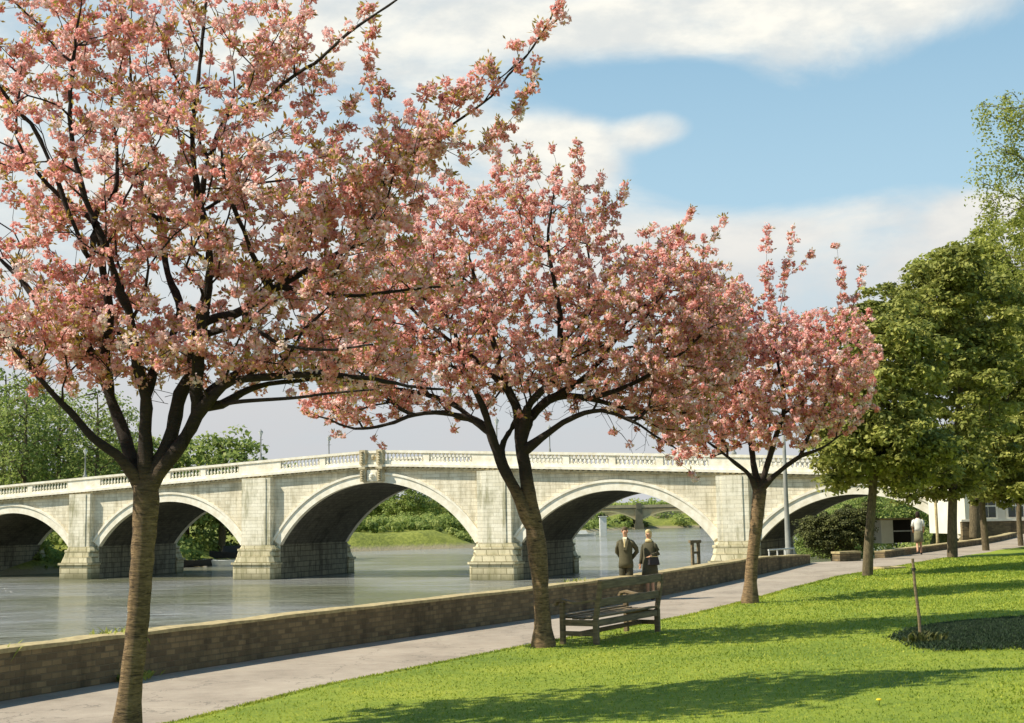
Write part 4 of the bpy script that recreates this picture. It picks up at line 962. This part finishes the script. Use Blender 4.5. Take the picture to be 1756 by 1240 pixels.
for x in (-.9, -.3, .3, .9): mb = MB(); mb.lathe((x, 0, 0), [(.025, 0), (.025, .86)], 6); mb.build('post', M_wboat, r)
mb = MB(); mb.tube([(-.95, 0, .86), (.95, 0, .86)], .03, 6); mb.build('rail', M_wboat, r)
mb = MB(); mb.tube([(-.95, 0, .5), (.95, 0, .5)], .022, 6); mb.build('rail', M_wboat, r)
b = grd(1452, 962); r = thing('brick_plinth', 'low brick plinth with pale top beside the riverside bush', 'plinth', b, .45)
mb = MB(); mb.box(-.45, .45, -.2, .2, 0, .26); mb.build('brickwork', M_brick, r); mb = MB(); mb.box(-.48, .48, -.23, .23, .26, .33); mb.build('capstone', M_cope, r)
b = grd(1522, 977); r = thing('drain_surround', 'low stone drain surround set in the path edge behind the first maple trunk', 'drain', b, .45)
mb = MB()
for x0, x1, y0, y1 in ((-.42, .42, -.34, -.26), (-.42, .42, .26, .34), (-.42, -.34, -.26, .26), (.34, .42, -.26, .26)): mb.box(x0, x1, y0, y1, -.05, .09)
mb.build('frame', M_cope, r, bevel=.01); mb = MB()
for i in range(9): mb.box(-.31+i*.07, -.275+i*.07, -.26, .26, .0, .04)
mb.build('grating', M_dkboat, r)
q = at(1608, 930, 62); r = thing('signpost', 'slender pale post standing against the bridge left of the second maple trunk', 'post', (q[0], q[1], .2))
mb = MB(); mb.lathe((0, 0, 0), [(.09, 0), (.07, .3), (.06, 4.2)], 8); mb.build('post', M_cope, r, smooth=True); mb = MB(); mb.lathe((0, 0, 4.2), [(.10, 0), (.12, .12), (.02, .2)], 8); mb.build('finial', M_cope, r)
# building
M_render = simple('cream_render', (.74, .70, .58), (.64, .60, .48), 1.2); M_glass = simple('dark_window_glass', (.03, .035, .04), None, 3, rough=.12, spec=.6); M_slate = simple('slate_roof', (.16, .16, .17), (.10, .10, .11), 5)
q = at(1656, 900, 79); gzb = float(gz(q[0]+3, 80))
r = thing('white_building', 'cream rendered building with dark windows behind the maple trunks at the right', 'building', (q[0], q[1], gzb-.2), .12)
mb = MB(); mb.box(0, 12, 0, 5, 0, 5.2); mb.build('wall', M_render, r); mb = MB()
mb.add([(-.3, -.35, 5.2), (12.3, -.35, 5.2), (12.3, 5.3, 5.2), (-.3, 5.3, 5.2), (.6, 2.5, 6.8), (11.4, 2.5, 6.8)], [(0, 3, 2, 1), (0, 1, 5, 4), (2, 3, 4, 5), (1, 2, 5), (3, 0, 4)]); mb.build('roof', M_slate, r)
for x in (.9, 2.6, 4.3, 6.0, 7.7, 9.4):
    for z in (.9, 3.3):
        mb = MB(); mb.box(x-.08, x+1.08, -.06, .02, z-.08, z+1.48); mb.box(x-.15, x+1.15, -.12, .02, z-.16, z-.08); w = mb.build('window', M_trim, r)
        mb = MB(); 
        for a in (0, 1):
            for c_ in (0, 1): mb.box(x+.04+a*.48, x+.48+a*.48, -.075, -.062, z+.04+c_*.7, z+.66+c_*.7)
        g = mb.build('pane', M_glass, w)
q0 = at(1650, 900, 74); q1 = at(1900, 900, 76)
r = thing('terrace_wall', 'low dark wall with white top in front of the cream building', 'wall', (q0[0], q0[1], .5), .03); L = q1[0]-q0[0]
mb = MB(); mb.box(0, L, 0, .3, -.4, .68); mb.build('brickwork', M_brick, r); mb = MB(); mb.box(-.05, L, -.05, .35, .68, .80); mb.build('coping', M_trim, r)
# boat shed seen through right arch
q = at(1512, 925, 100); r = thing('boat_shed', 'low shed with dark opening and pale roof edge seen under the rightmost arch', 'shed', (q[0], q[1], -.6), .1)
mb = MB(); mb.box(0, 2.9, 2.2, 2.3, 0, 1.7); mb.box(0, .1, 0, 2.2, 0, 1.7); mb.box(2.8, 2.9, 0, 2.2, 0, 1.7); mb.box(.1, .9, 0, .1, 0, 1.7); mb.build('wall', M_render, r)
mb = MB(); mb.beam((-.15, 1.1, 1.78), (3.05, 1.1, 1.78), 2.7, .12); mb.build('roof', M_cope, r); mb = MB(); mb.box(.9, 2.8, -.1, -.05, .85, .93); mb.build('rail', M_wboat, r)
mb = MB(); mb.box(.9, 2.8, 1.4, 1.5, 0, 1.7); mb.build('inner_wall', M_dkboat, r)

# ------------------------------------------------------------------ bench
bA = grd(1023, 1111); bB = grd(1128, 1088); v = bB-bA; L = float(np.hypot(v[0], v[1])); rz = math.atan2(v[1], v[0])
r = thing('park_bench', 'weathered wooden park bench seen from behind between the second cherry and the couple', 'bench', tuple(bA), rz)
# local: x along the back, +y towards the river (the sitting side)
for x in (0, L): 
    mb = MB(); mb.beam((x, 0, -.05), (x, 0, .42), .075, .085, (0, 1, 0)); mb.beam((x, 0, .42), (x, -.10, 1.0), .075, .07, (0, 1, 0)); mb.build('back_post', M_wood, r, bevel=.008)
    mb = MB(); mb.beam((x, .56, -.05), (x, .56, .66), .075, .075, (0, 1, 0)); mb.build('front_leg', M_wood, r, bevel=.008)
    mb = MB(); P = [(x, -.04, .70), (x, .08, .69), (x, .2, .665), (x, .34, .655), (x, .46, .675), (x, .56, .70), (x, .64, .68), (x, .67, .62)]
    for a, c_ in zip(P[:-1], P[1:]): mb.beam(a, (c_[0], c_[1]+.004, c_[2]), .10, .035)
    mb.build('armrest', M_wood, r)
    mb = MB(); mb.beam((x, .03, .2), (x, .53, .2), .04, .07); mb.beam((x, .03, .36), (x, .53, .36), .05, .09); mb.build('side_rail', M_wood, r)
def yb(z): return -.10*(z-.42)/.58
mb = MB(); mb.beam((.03, yb(.93), .93), (L-.03, yb(.93), .93), .04, .13); mb.build('top_rail', M_wood, r, bevel=.006)
mb = MB(); mb.beam((.03, yb(.66), .66), (L-.03, yb(.66), .66), .035, .12); mb.build('back_slat', M_wood, r, bevel=.006)
for i, y in enumerate((.04, .15, .26, .37, .48, .585)):
    z = .42+.035*((y-.3)/.28)**2; mb = MB(); mb.box(.03, L-.03, y-.045, y+.045, z-.015, z+.015); mb.build('seat_slat', M_wood, r, bevel=.004)
mb = MB(); mb.box(.03, L-.03, -.02, .02, .31, .405); mb.build('apron', M_wood, r); mb = MB(); mb.box(.03, L-.03, .26, .31, .17, .23); mb.build('stretcher', M_wood, r)
mb = MB(); mb.beam((L/2, .56, -.05), (L/2, .56, .40), .07, .07, (0, 1, 0)); mb.build('middle_leg', M_wood, r)

# ------------------------------------------------------------------ people
M_skin = simple('skin', (.62, .36, .22), (.55, .30, .18), 12, rough=.6, bs=.05); M_suit = simple('olive_tweed_suit', (.12, .105, .055), (.075, .065, .036), 60, bs=.4)
M_trou = simple('dark_trousers', (.075, .068, .042), None, 40, bs=.3); M_shirt = simple('cream_shirt', (.72, .66, .48), None, 20); M_shoe = simple('black_shoes', (.025, .02, .018), None, 10, rough=.4)
M_hairg = simple('grey_brown_hair', (.16, .12, .07), None, 60); M_coat = simple('dark_olive_coat', (.10, .09, .05), (.065, .058, .035), 50, bs=.4); M_scarf = simple('cream_headscarf', (.72, .58, .30), (.60, .46, .22), 14)
M_bag = simple('dark_leather_bag', (.04, .032, .03), None, 8, rough=.4); M_white = simple('white_blouse', (.80, .78, .70), (.7, .67, .6), 10); M_skirt = simple('grey_green_skirt', (.22, .20, .12), None, 20); M_dhair = simple('dark_hair', (.035, .022, .015), None, 60)
M_eye = simple('dark_eyes', (.03, .02, .015), None, 5); M_lip = simple('lips', (.40, .15, .11), None, 5); M_tie = simple('dark_tie', (.06, .03, .025), None, 30)
def skin_body(parent, J, E_, R__, mat=None, sub=1, name='body'):
    me = bpy.data.meshes.new(name); me.from_pydata(J, E_, []); o = link(name, me, mat or M_skin, parent)
    bpy.context.view_layer.objects.active = o
    sk = o.modifiers.new('skin', 'SKIN'); sk.use_smooth_shade = True
    if not me.skin_vertices: 
        me.skin_vertices.new() if hasattr(me.skin_vertices, 'new') else None
    for i, r_ in enumerate(R__):
        me.skin_vertices[0].data[i].radius = (r_ if hasattr(r_, '__len__') else (r_, r_)); 
    me.skin_vertices[0].data[0].use_root = True
    s_ = o.modifiers.new('sub', 'SUBSURF'); s_.levels = sub; s_.render_levels = sub
    return o
def person(label, loc, rz, H, arms, legs, head=(0, 0), male=True):
    """local: facing -y; arms/legs: (elbow, wrist) and (knee, ankle) per side, x<0 first"""
    r = thing('person', label, 'person', loc, rz); r.scale = (.9, .92, 1) if H > 1.57 and loc[1] < 40 else (1, 1, 1); k = H/1.75; S = lambda p: (p[0]*k, p[1]*k, p[2]*k)
    sw = .150 if male else .135
    J = [(0, .0, .93), (0, .0, 1.05), (0, 0, 1.2), (0, 0.01, 1.36), (0, .01, 1.45), (0, -.005, 1.53), (head[0]*.3, -.015, 1.60), (head[0], -.02, 1.68)]
    Rr = [(.155, .11), (.14, .10), (.155, .11), (.15, .10), (.07, .06), (.055, .055), (.075, .088), (.07, .088)]
    Ed = [(i, i+1) for i in range(7)]
    for sgn, (el_, wr) in zip((-1, 1), arms):
        b = len(J); J += [(sgn*sw, .01, 1.41), el_, wr]; Rr += [.032, .038, .028]; Ed += [(3, b), (b, b+1), (b+1, b+2)]
        # palm, four fingers of unequal length, thumb from the side of the palm
        d = Vector(wr)-Vector(el_); d.normalize(); pl = Vector(wr)+d*.075; sd = d.cross(Vector((0, 1, 0))).normalized() if abs(d.y) < .8 else Vector((1, 0, 0))
        p0 = len(J); J.append(tuple(pl)); Rr.append((.034, .018)); Ed.append((b+2, p0))
        for f, (o_, l_) in enumerate(((-.030, .060), (-.010, .075), (.011, .070), (.030, .052))):
            m_ = pl+sd*o_+d*l_*.6; t_ = pl+sd*o_*.9+d*l_+Vector((0, -.018, 0)); n_ = len(J); J += [tuple(m_), tuple(t_)]; Rr += [.0095, .0075]; Ed += [(p0, n_), (n_, n_+1)]
        th = Vector(wr)+d*.03; n_ = len(J); J += [tuple(th+sd*sgn*.035-Vector((0, .015, 0))), tuple(th+sd*sgn*.045+d*.035-Vector((0, .03, 0)))]; Rr += [.011, .009]; Ed += [(b+2, n_), (n_, n_+1)]
    for sgn, (kn, an) in zip((-1, 1), legs):
        b = len(J); J += [(sgn*.09, 0, .86), kn, an, (an[0]+sgn*.015, an[1]-.13, an[2]-.045)]; Rr += [.085, .058, .04, (.04, .03)]; Ed += [(0, b), (b, b+1), (b+1, b+2), (b+2, b+3)]
    skin_body(r, [S(p) for p in J], Ed, [tuple(x*k for x in q) if hasattr(q, '__len__') else q*k for q in Rr])
    # face
    hx, hy, hz = head[0], -.02, 1.655
    mb = MB(); mb.loft([(hx, hy-.093, hz-.03, .016, .016), (hx, hy-.088, hz-.01, .012, .02), (hx, hy-.084, hz+.02, .008, .012)], 8); mb.build('nose', M_skin, r, smooth=True).scale = (k,)*3
    for e in (-.031, .031): mb = MB(); mb.lathe((hx+e, hy-.078, hz+.018), [(.003, -.008), (.011, 0), (.003, .008)], 8); mb.build('eye', M_eye, r).scale = (k,)*3
    mb = MB(); mb.loft([(hx, hy-.078, hz-.062, .022, .008), (hx, hy-.080, hz-.055, .024, .009)], 8); mb.build('mouth', M_lip, r).scale = (k,)*3
    if male:
        for e in (-1, 1): mb = MB(); mb.loft([(hx+e*.078, hy+.01, hz-.03, .010, .012), (hx+e*.086, hy+.012, hz, .010, .02), (hx+e*.082, hy+.012, hz+.028, .008, .015)], 8); mb.build('ear', M_skin, r, smooth=True).scale = (k,)*3
    return r, k
def sleeve(mb, pts, rs): mb.tube(pts, rs, 12)
# the man
b = np.array(at(1076, 1060, 31.0)); b[2] = float(gz(b[0], b[1]))
arms = (((-.25, .08, 1.15), (-.12, .17, .98)), ((.29, .10, 1.16), (.10, .18, .97))); legs = (((-.10, -.01, .48), (-.10, .0, .09)), ((.10, -.03, .48), (.11, .0, .09)))
r, k = person('man in a dark olive suit and light collar standing on the path behind the bench', tuple(b), -.25, 1.66, arms, legs, (-.012, 0))
def sc(o): o.scale = (k,)*3; return o
mb = MB(); mb.loft([(0, .0, .78, .205, .145), (0, 0, .90, .20, .145), (0, 0, 1.02, .18, .13), (0, 0, 1.16, .18, .13), (0, .0, 1.30, .195, .13), (0, .005, 1.38, .195, .115), (0, .01, 1.435, .155, .09), (0, .012, 1.475, .09, .07), (0, .012, 1.51, .062, .06)], 18)
sc(mb.build('jacket', M_suit, r, smooth=True)); mb = MB()
for sgn, (e_, w_) in zip((-1, 1), arms): sleeve(mb, [(sgn*.12, .01, 1.40), (sgn*.185, .012, 1.365), (e_[0]*.93, e_[1]*.8, 1.24), e_, ((e_[0]+w_[0])/2, (e_[1]+w_[1])/2, (e_[2]+w_[2])/2), w_], [.062, .070, .064, .058, .053, .045])
sc(mb.build('sleeves', M_suit, r, smooth=True)); mb = MB()
for sgn in (-1, 1): mb.tube([(sgn*.085, 0, .90), (sgn*.095, -.01, .70), (sgn*.10, -.02, .48), (sgn*.10, .0, .28), (sgn*.105, 0, .07)], [(.105, .11), (.098, .10), (.082, .085), (.078, .082), (.082, .088)], 12)
sc(mb.build('trousers', M_trou, r, smooth=True))
mb = MB(); mb.add([(-.055, -.118, 1.47), (.055, -.118, 1.47), (.004, -.146, 1.27), (-.055, -.06, 1.51), (.055, -.06, 1.51)], [(0, 2, 1), (0, 1, 4, 3)]); sc(mb.build('shirt', M_shirt, r))
mb = MB(); mb.loft([(0, -.145, 1.27, .018, .006), (0, -.13, 1.40, .024, .008), (0, -.118, 1.475, .014, .010)], 8); sc(mb.build('tie', M_scarf, r))
for sgn in (-1, 1): mb = MB(); mb.beam((sgn*.085, -.108, 1.45), (sgn*.022, -.150, 1.20), .055, .014, (0, 1, 0)); sc(mb.build('lapel', M_suit, r))
mb = MB(); mb.loft([(-.012, .045, 1.61, .078, .055), (-.012, .045, 1.66, .084, .062), (-.012, .040, 1.71, .080, .070), (-.012, .030, 1.745, .06, .062), (-.012, .022, 1.762, .02, .03)], 14); sc(mb.build('hair', M_hairg, r, smooth=True))
for sgn in (-1, 1): mb = MB(); mb.loft([(sgn*.11, -.055, .0, .05, .13), (sgn*.11, -.05, .05, .048, .12), (sgn*.105, .0, .10, .042, .05)], 12); sc(mb.build('shoe', M_shoe, r, smooth=True))
# the woman
b = np.array(at(1117, 1058, 31.2)); b[2] = float(gz(b[0], b[1]))
arms = (((-.24, .02, 1.14), (-.27, -.03, .90)), ((.26, .02, 1.16), (.15, -.20, 1.10))); legs = (((-.08, -.01, .46), (-.08, .0, .09)), ((.08, -.02, .46), (.085, -.01, .09)))
r, k = person('woman in a dark coat and cream headscarf holding a handbag beside the man', tuple(b), -.55, 1.58, arms, legs, (-.03, 0), False)
mb = MB(); mb.loft([(0, .0, .56, .25, .19), (0, 0, .75, .235, .175), (0, 0, .95, .215, .16), (0, 0, 1.12, .19, .145), (0, .0, 1.28, .20, .14), (0, .005, 1.39, .19, .12), (0, .01, 1.45, .13, .09), (0, .01, 1.50, .075, .075)], 18)
sc(mb.build('coat', M_coat, r, smooth=True)); mb = MB()
for sgn, (e_, w_) in zip((-1, 1), arms): sleeve(mb, [(sgn*.11, .01, 1.39), (sgn*.17, .015, 1.35), (e_[0]*.93, e_[1], 1.22), e_, ((e_[0]+w_[0])/2, (e_[1]+w_[1])/2, (e_[2]+w_[2])/2), w_], [.060, .070, .066, .062, .058, .052])
sc(mb.build('sleeves', M_coat, r, smooth=True)); mb = MB(); mb.loft([(-.0, -.0, 1.44, .115, .10), (-.0, -.01, 1.49, .105, .10), (-.01, -.01, 1.53, .075, .08)], 14); sc(mb.build('collar', M_scarf, r, smooth=True))
mb = MB(); mb.loft([(-.03, .045, 1.56, .082, .060), (-.03, .045, 1.62, .094, .070), (-.03, .040, 1.69, .094, .080), (-.03, .022, 1.735, .078, .090), (-.03, .015, 1.765, .03, .04)], 16); sc(mb.build('headscarf', M_scarf, r, smooth=True))
mb = MB(); mb.lathe((-.03, -.02, 1.52), [(.03, 0), (.028, .03)], 8); sc(mb.build('scarf_knot', M_scarf, r))
for sgn in (-1, 1): mb = MB(); mb.loft([(sgn*.09, -.045, .0, .04, .11), (sgn*.09, -.04, .05, .036, .10), (sgn*.085, .0, .09, .034, .04)], 12); sc(mb.build('shoe', M_shoe, r, smooth=True))
cz = Matrix.Translation(b) @ Matrix.Rotation(-.55, 4, 'Z'); w = cz @ Vector((.185*k, -.157*k, .98*k))
h = thing('handbag', 'dark leather handbag hanging from the bent arm of the woman in the headscarf', 'handbag', w, -.55+.9)
mb = MB(); mb.add([(-.14, -.055, -.10), (.14, -.055, -.10), (.14, .055, -.10), (-.14, .055, -.10), (-.11, -.03, .09), (.11, -.03, .09), (.11, .03, .09), (-.11, .03, .09)], [(0, 3, 2, 1), (4, 5, 6, 7), (0, 1, 5, 4), (1, 2, 6, 5), (2, 3, 7, 6), (3, 0, 4, 7)]); mb.build('bag_body', M_bag, h, bevel=.015)
mb = MB(); mb.tube([(-.09, 0, .09), (-.07, 0, .16), (0, 0, .19), (.07, 0, .16), (.09, 0, .09)], .008, 6); mb.build('handle', M_bag, h); mb = MB(); mb.box(-.11, .11, -.035, .035, .085, .10); mb.build('clasp', M_scarf, h)
# the far woman, walking away
b = grd(1577, 951)
arms = (((-.22, .03, 1.16), (-.20, -.12, .98)), ((.23, .03, 1.16), (.20, -.14, .98))); legs = (((-.07, -.08, .48), (-.07, .02, .09)), ((.07, .04, .48), (.075, .22, .13)))
r, k = person('woman in a white blouse and knee-length skirt walking away along the path', tuple(b), 2.9, 1.62, arms, legs, (0, 0), False)
mb = MB(); mb.loft([(0, .0, .96, .155, .125), (0, 0, 1.08, .16, .12), (0, 0, 1.25, .19, .135), (0, .005, 1.38, .185, .115), (0, .01, 1.44, .12, .08), (0, .01, 1.48, .065, .065)], 16)
for sgn, (e_, w_) in zip((-1, 1), arms): mb.tube([(sgn*.13, .01, 1.41), (sgn*.18, .015, 1.36), e_, ((e_[0]+w_[0])/2, (e_[1]+w_[1])/2, (e_[2]+w_[2])/2)], [.06, .066, .055, .05], 12)
sc(mb.build('blouse', M_white, r, smooth=True)); mb = MB(); mb.loft([(0, .0, .50, .19, .165), (0, 0, .70, .185, .15), (0, 0, .88, .18, .14), (0, 0, .99, .14, .115)], 16); sc(mb.build('skirt', M_skirt, r, smooth=True))
mb = MB(); mb.loft([(0, .03, 1.52, .07, .06), (0, .03, 1.58, .088, .08), (0, .022, 1.68, .092, .092), (0, .012, 1.74, .07, .078), (0, .005, 1.765, .03, .04)], 14); sc(mb.build('hair', M_dhair, r, smooth=True))
for sgn, y, z in ((-1, .02, 0), (1, .22, .05)): mb = MB(); mb.loft([(sgn*.075, y-.045, z, .036, .11), (sgn*.075, y-.04, z+.05, .034, .09), (sgn*.075, y, z+.08, .032, .035)], 10); sc(mb.build('shoe', M_shoe, r, smooth=True))

# ------------------------------------------------------------------ stake in its dark shade patch, weeds, dandelions
def grl(px, py):
    z = .4
    for _ in range(15): d = ray(px, py); t = (z-CAM_Z)/d[2]; p = d*t; z = float(lawn_z(p[0], p[1]))
    return np.array([p[0], p[1], z])
M_patch = simple('dark_patch_ground', (.030, .030, .020), (.012, .013, .010), 14, bs=1., bd=.05)  # unused ground tone for the shade patch
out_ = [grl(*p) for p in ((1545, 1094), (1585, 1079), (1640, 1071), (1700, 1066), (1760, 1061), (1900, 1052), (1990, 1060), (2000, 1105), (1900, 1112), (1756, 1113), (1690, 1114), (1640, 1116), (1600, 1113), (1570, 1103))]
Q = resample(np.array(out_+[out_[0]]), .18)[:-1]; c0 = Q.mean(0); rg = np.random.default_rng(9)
b = grl(1580, 1104); t_ = at(1565, 958, b[1]-.02)
r = thing('wooden_stake', 'thin dark leaning wooden stake standing in the dark patch on the lawn', 'stake', tuple(b)); d = t_-b
mb = MB(); mb.tube([(0, 0, -.2), tuple(d*.33+np.array([.006, 0, 0])), tuple(d*.66-np.array([.006, 0, 0])), tuple(d)], [.022, .021, .019, .017], 7); mb.build('shaft', M_wood, r)
mb = MB(); mb.tube([tuple(d*.86), tuple(d*.89)], .028, 8); mb.build('tie_band', M_dkboat, r)
cl = [(rg.normal(0, .14), rg.normal(0, .12), rg.uniform(.02, .2)) for _ in range(160)]
def tuft(name, label, cat, base, n, spread, ht, lw, mat, seed, flower=None):
    rg = np.random.default_rng(seed); V = []; F = []
    for i in range(n):
        x, y = rg.normal(0, spread, 2); a = rg.uniform(0, 6.28); l = ht*rg.uniform(.5, 1.1); ln = rg.uniform(.2, .9)*l; dx, dy = math.cos(a), math.sin(a); w = lw*rg.uniform(.6, 1.2); o = len(V)
        V += [(x, y, 0), (x+dx*ln*.5-dy*w, y+dy*ln*.5+dx*w, l*.6), (x+dx*ln, y+dy*ln, l*.85), (x+dx*ln*.5+dy*w, y+dy*ln*.5-dx*w, l*.6)]; F.append((o, o+1, o+2, o+3))
    ob = link(name, npmesh(name, V, F, np.clip(rg.normal(.6, .2, n), 0, 1)), mat); ob.location = base
    return tag(ob, label, cat, None)
tuft('shoot_clump', 'low dark plant clump at the foot of the stake', 'plant', tuple(b+np.array([.04, -.05, .02])), 130, .11, .16, .022, M_dk, 90)
for i, (px, py, s_, lab) in enumerate(((262, 1165, 1., 'leafy weed at the foot of the wall just right of the nearest cherry trunk'), (205, 1170, .6, 'small weed at the foot of the wall left of the nearest cherry trunk'))):
    b = grd(px, py); tuft('weed', lab, 'weed', (wallx(b[1])+.10, b[1], b[2]), int(40*s_), .10*s_, .13, .03, M_spr, 91+i)
for i, (px, py, lab) in enumerate(((35, 1112, 'green weeds on the river side of the wall at the far left'), (268, 1088, 'green weeds on the river side of the wall right of the nearest cherry trunk'), (1020, 998, 'green weeds on top of the wall behind the bench'))):
    b = grd(px, py+{0: 85, 1: 72, 2: 44, 3: 80}[i]); tuft('wall_weed', lab, 'weed', (wallx(b[1])-.42, b[1]+.0, b[2]+.42), 110, .16, .24, .02, M_spr, 95+i)
M_yel = simple('yellow_petals', (.80, .62, .04), None, 20)
first = None
DL = [((1508, 1210), 'right half of the foreground lawn'), ((1520, 996), 'just right of the first maple trunk'), ((1690, 992), 'right of the leaning stake'), ((1468, 996), 'left foot of the first maple trunk'), ((1300, 1172), 'centre of the foreground lawn below the cherry shadow')]
for (px, py), lab in DL:
    b = grl(px, py); r = thing('dandelion', 'yellow dandelion in the grass, '+lab, 'dandelion', tuple(b-np.array([0, 0, .01])), 0, 'yellow dandelions in the lawn')
    mb = MB(); mb.lathe((0, 0, 0), [(.004, 0), (.003, .05)], 5); mb.build('stem', M_spr, r); mb = MB(); mb.lathe((0, 0, .05), [(.006, 0), (.026, .008), (.02, .018), (.004, .02)], 9); mb.build('flower', M_yel, r)

# grass blades over the nearer lawn
rg = np.random.default_rng(3); n = 300000
u = rg.random(n); Y = 8.5+38*(u**1.9); X = lawnx(Y)-.04+rg.random(n)**.9*np.clip(6+Y*.55-lawnx(Y), 1, 30)
edge = rg.random(n) < .06; X = np.where(edge, lawnx(Y)+rg.normal(0, .04, n), X)
Z = lawn_z(X, Y)-.01; sz = (.016+.0009*Y)*rg.uniform(.5, 1.25, n); a = rg.uniform(0, 2*np.pi, n); w = (.004+.00042*Y)*rg.uniform(.7, 1.3, n); ln = rg.normal(0, .55, (n, 2))*sz[:, None]
P = np.stack([X, Y, Z], 1); du = np.stack([np.cos(a)*w, np.sin(a)*w, 0*a], 1); top = P+np.stack([ln[:, 0], ln[:, 1], sz], 1)
V = np.stack([P-du, P+du, top], 1).reshape(-1, 3); cl = np.sin(X*1.7+1.3*np.sin(Y*.9))*np.sin(Y*1.1+X*.4)
M_blade = leafy('grass_blades', [(0, (.12, .19, .024)), (.45, (.25, .32, .033)), (.8, (.41, .44, .05)), (1, (.55, .52, .10))], .3)
o = link('grass', npmesh('grass', V, np.arange(3*n).reshape(n, 3), np.clip(.5+.16*cl+.1*np.sin(X*5.3+2*np.sin(Y*3.1))*np.sin(Y*4.7+X)+rg.normal(0, .2, n), 0, 1)), M_blade); tag(o, 'short bright green mown grass of the lawn', 'grass', kind='stuff')

# dark blades added over the lawn to stand in for shade
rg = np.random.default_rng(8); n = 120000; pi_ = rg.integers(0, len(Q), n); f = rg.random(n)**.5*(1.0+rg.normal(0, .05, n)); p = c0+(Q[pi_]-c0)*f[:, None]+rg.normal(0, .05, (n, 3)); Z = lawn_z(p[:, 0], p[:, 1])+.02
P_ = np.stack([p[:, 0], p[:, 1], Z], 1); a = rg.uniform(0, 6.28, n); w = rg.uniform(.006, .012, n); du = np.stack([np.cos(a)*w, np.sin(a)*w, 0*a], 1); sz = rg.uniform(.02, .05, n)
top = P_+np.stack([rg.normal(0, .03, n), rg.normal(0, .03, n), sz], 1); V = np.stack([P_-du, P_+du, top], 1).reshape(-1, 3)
M_shade = leafy('shade_grass_blades', [(0, (.010, .020, .009)), (.8, (.028, .050, .020)), (1, (.06, .10, .03))], .15)
o = link('shade_patch', npmesh('shade_patch', V, np.arange(3*n).reshape(n, 3), rg.random(n)), M_shade); tag(o, 'dark green grass blades standing in for shade around the leaning stake', 'ground cover', kind='stuff')
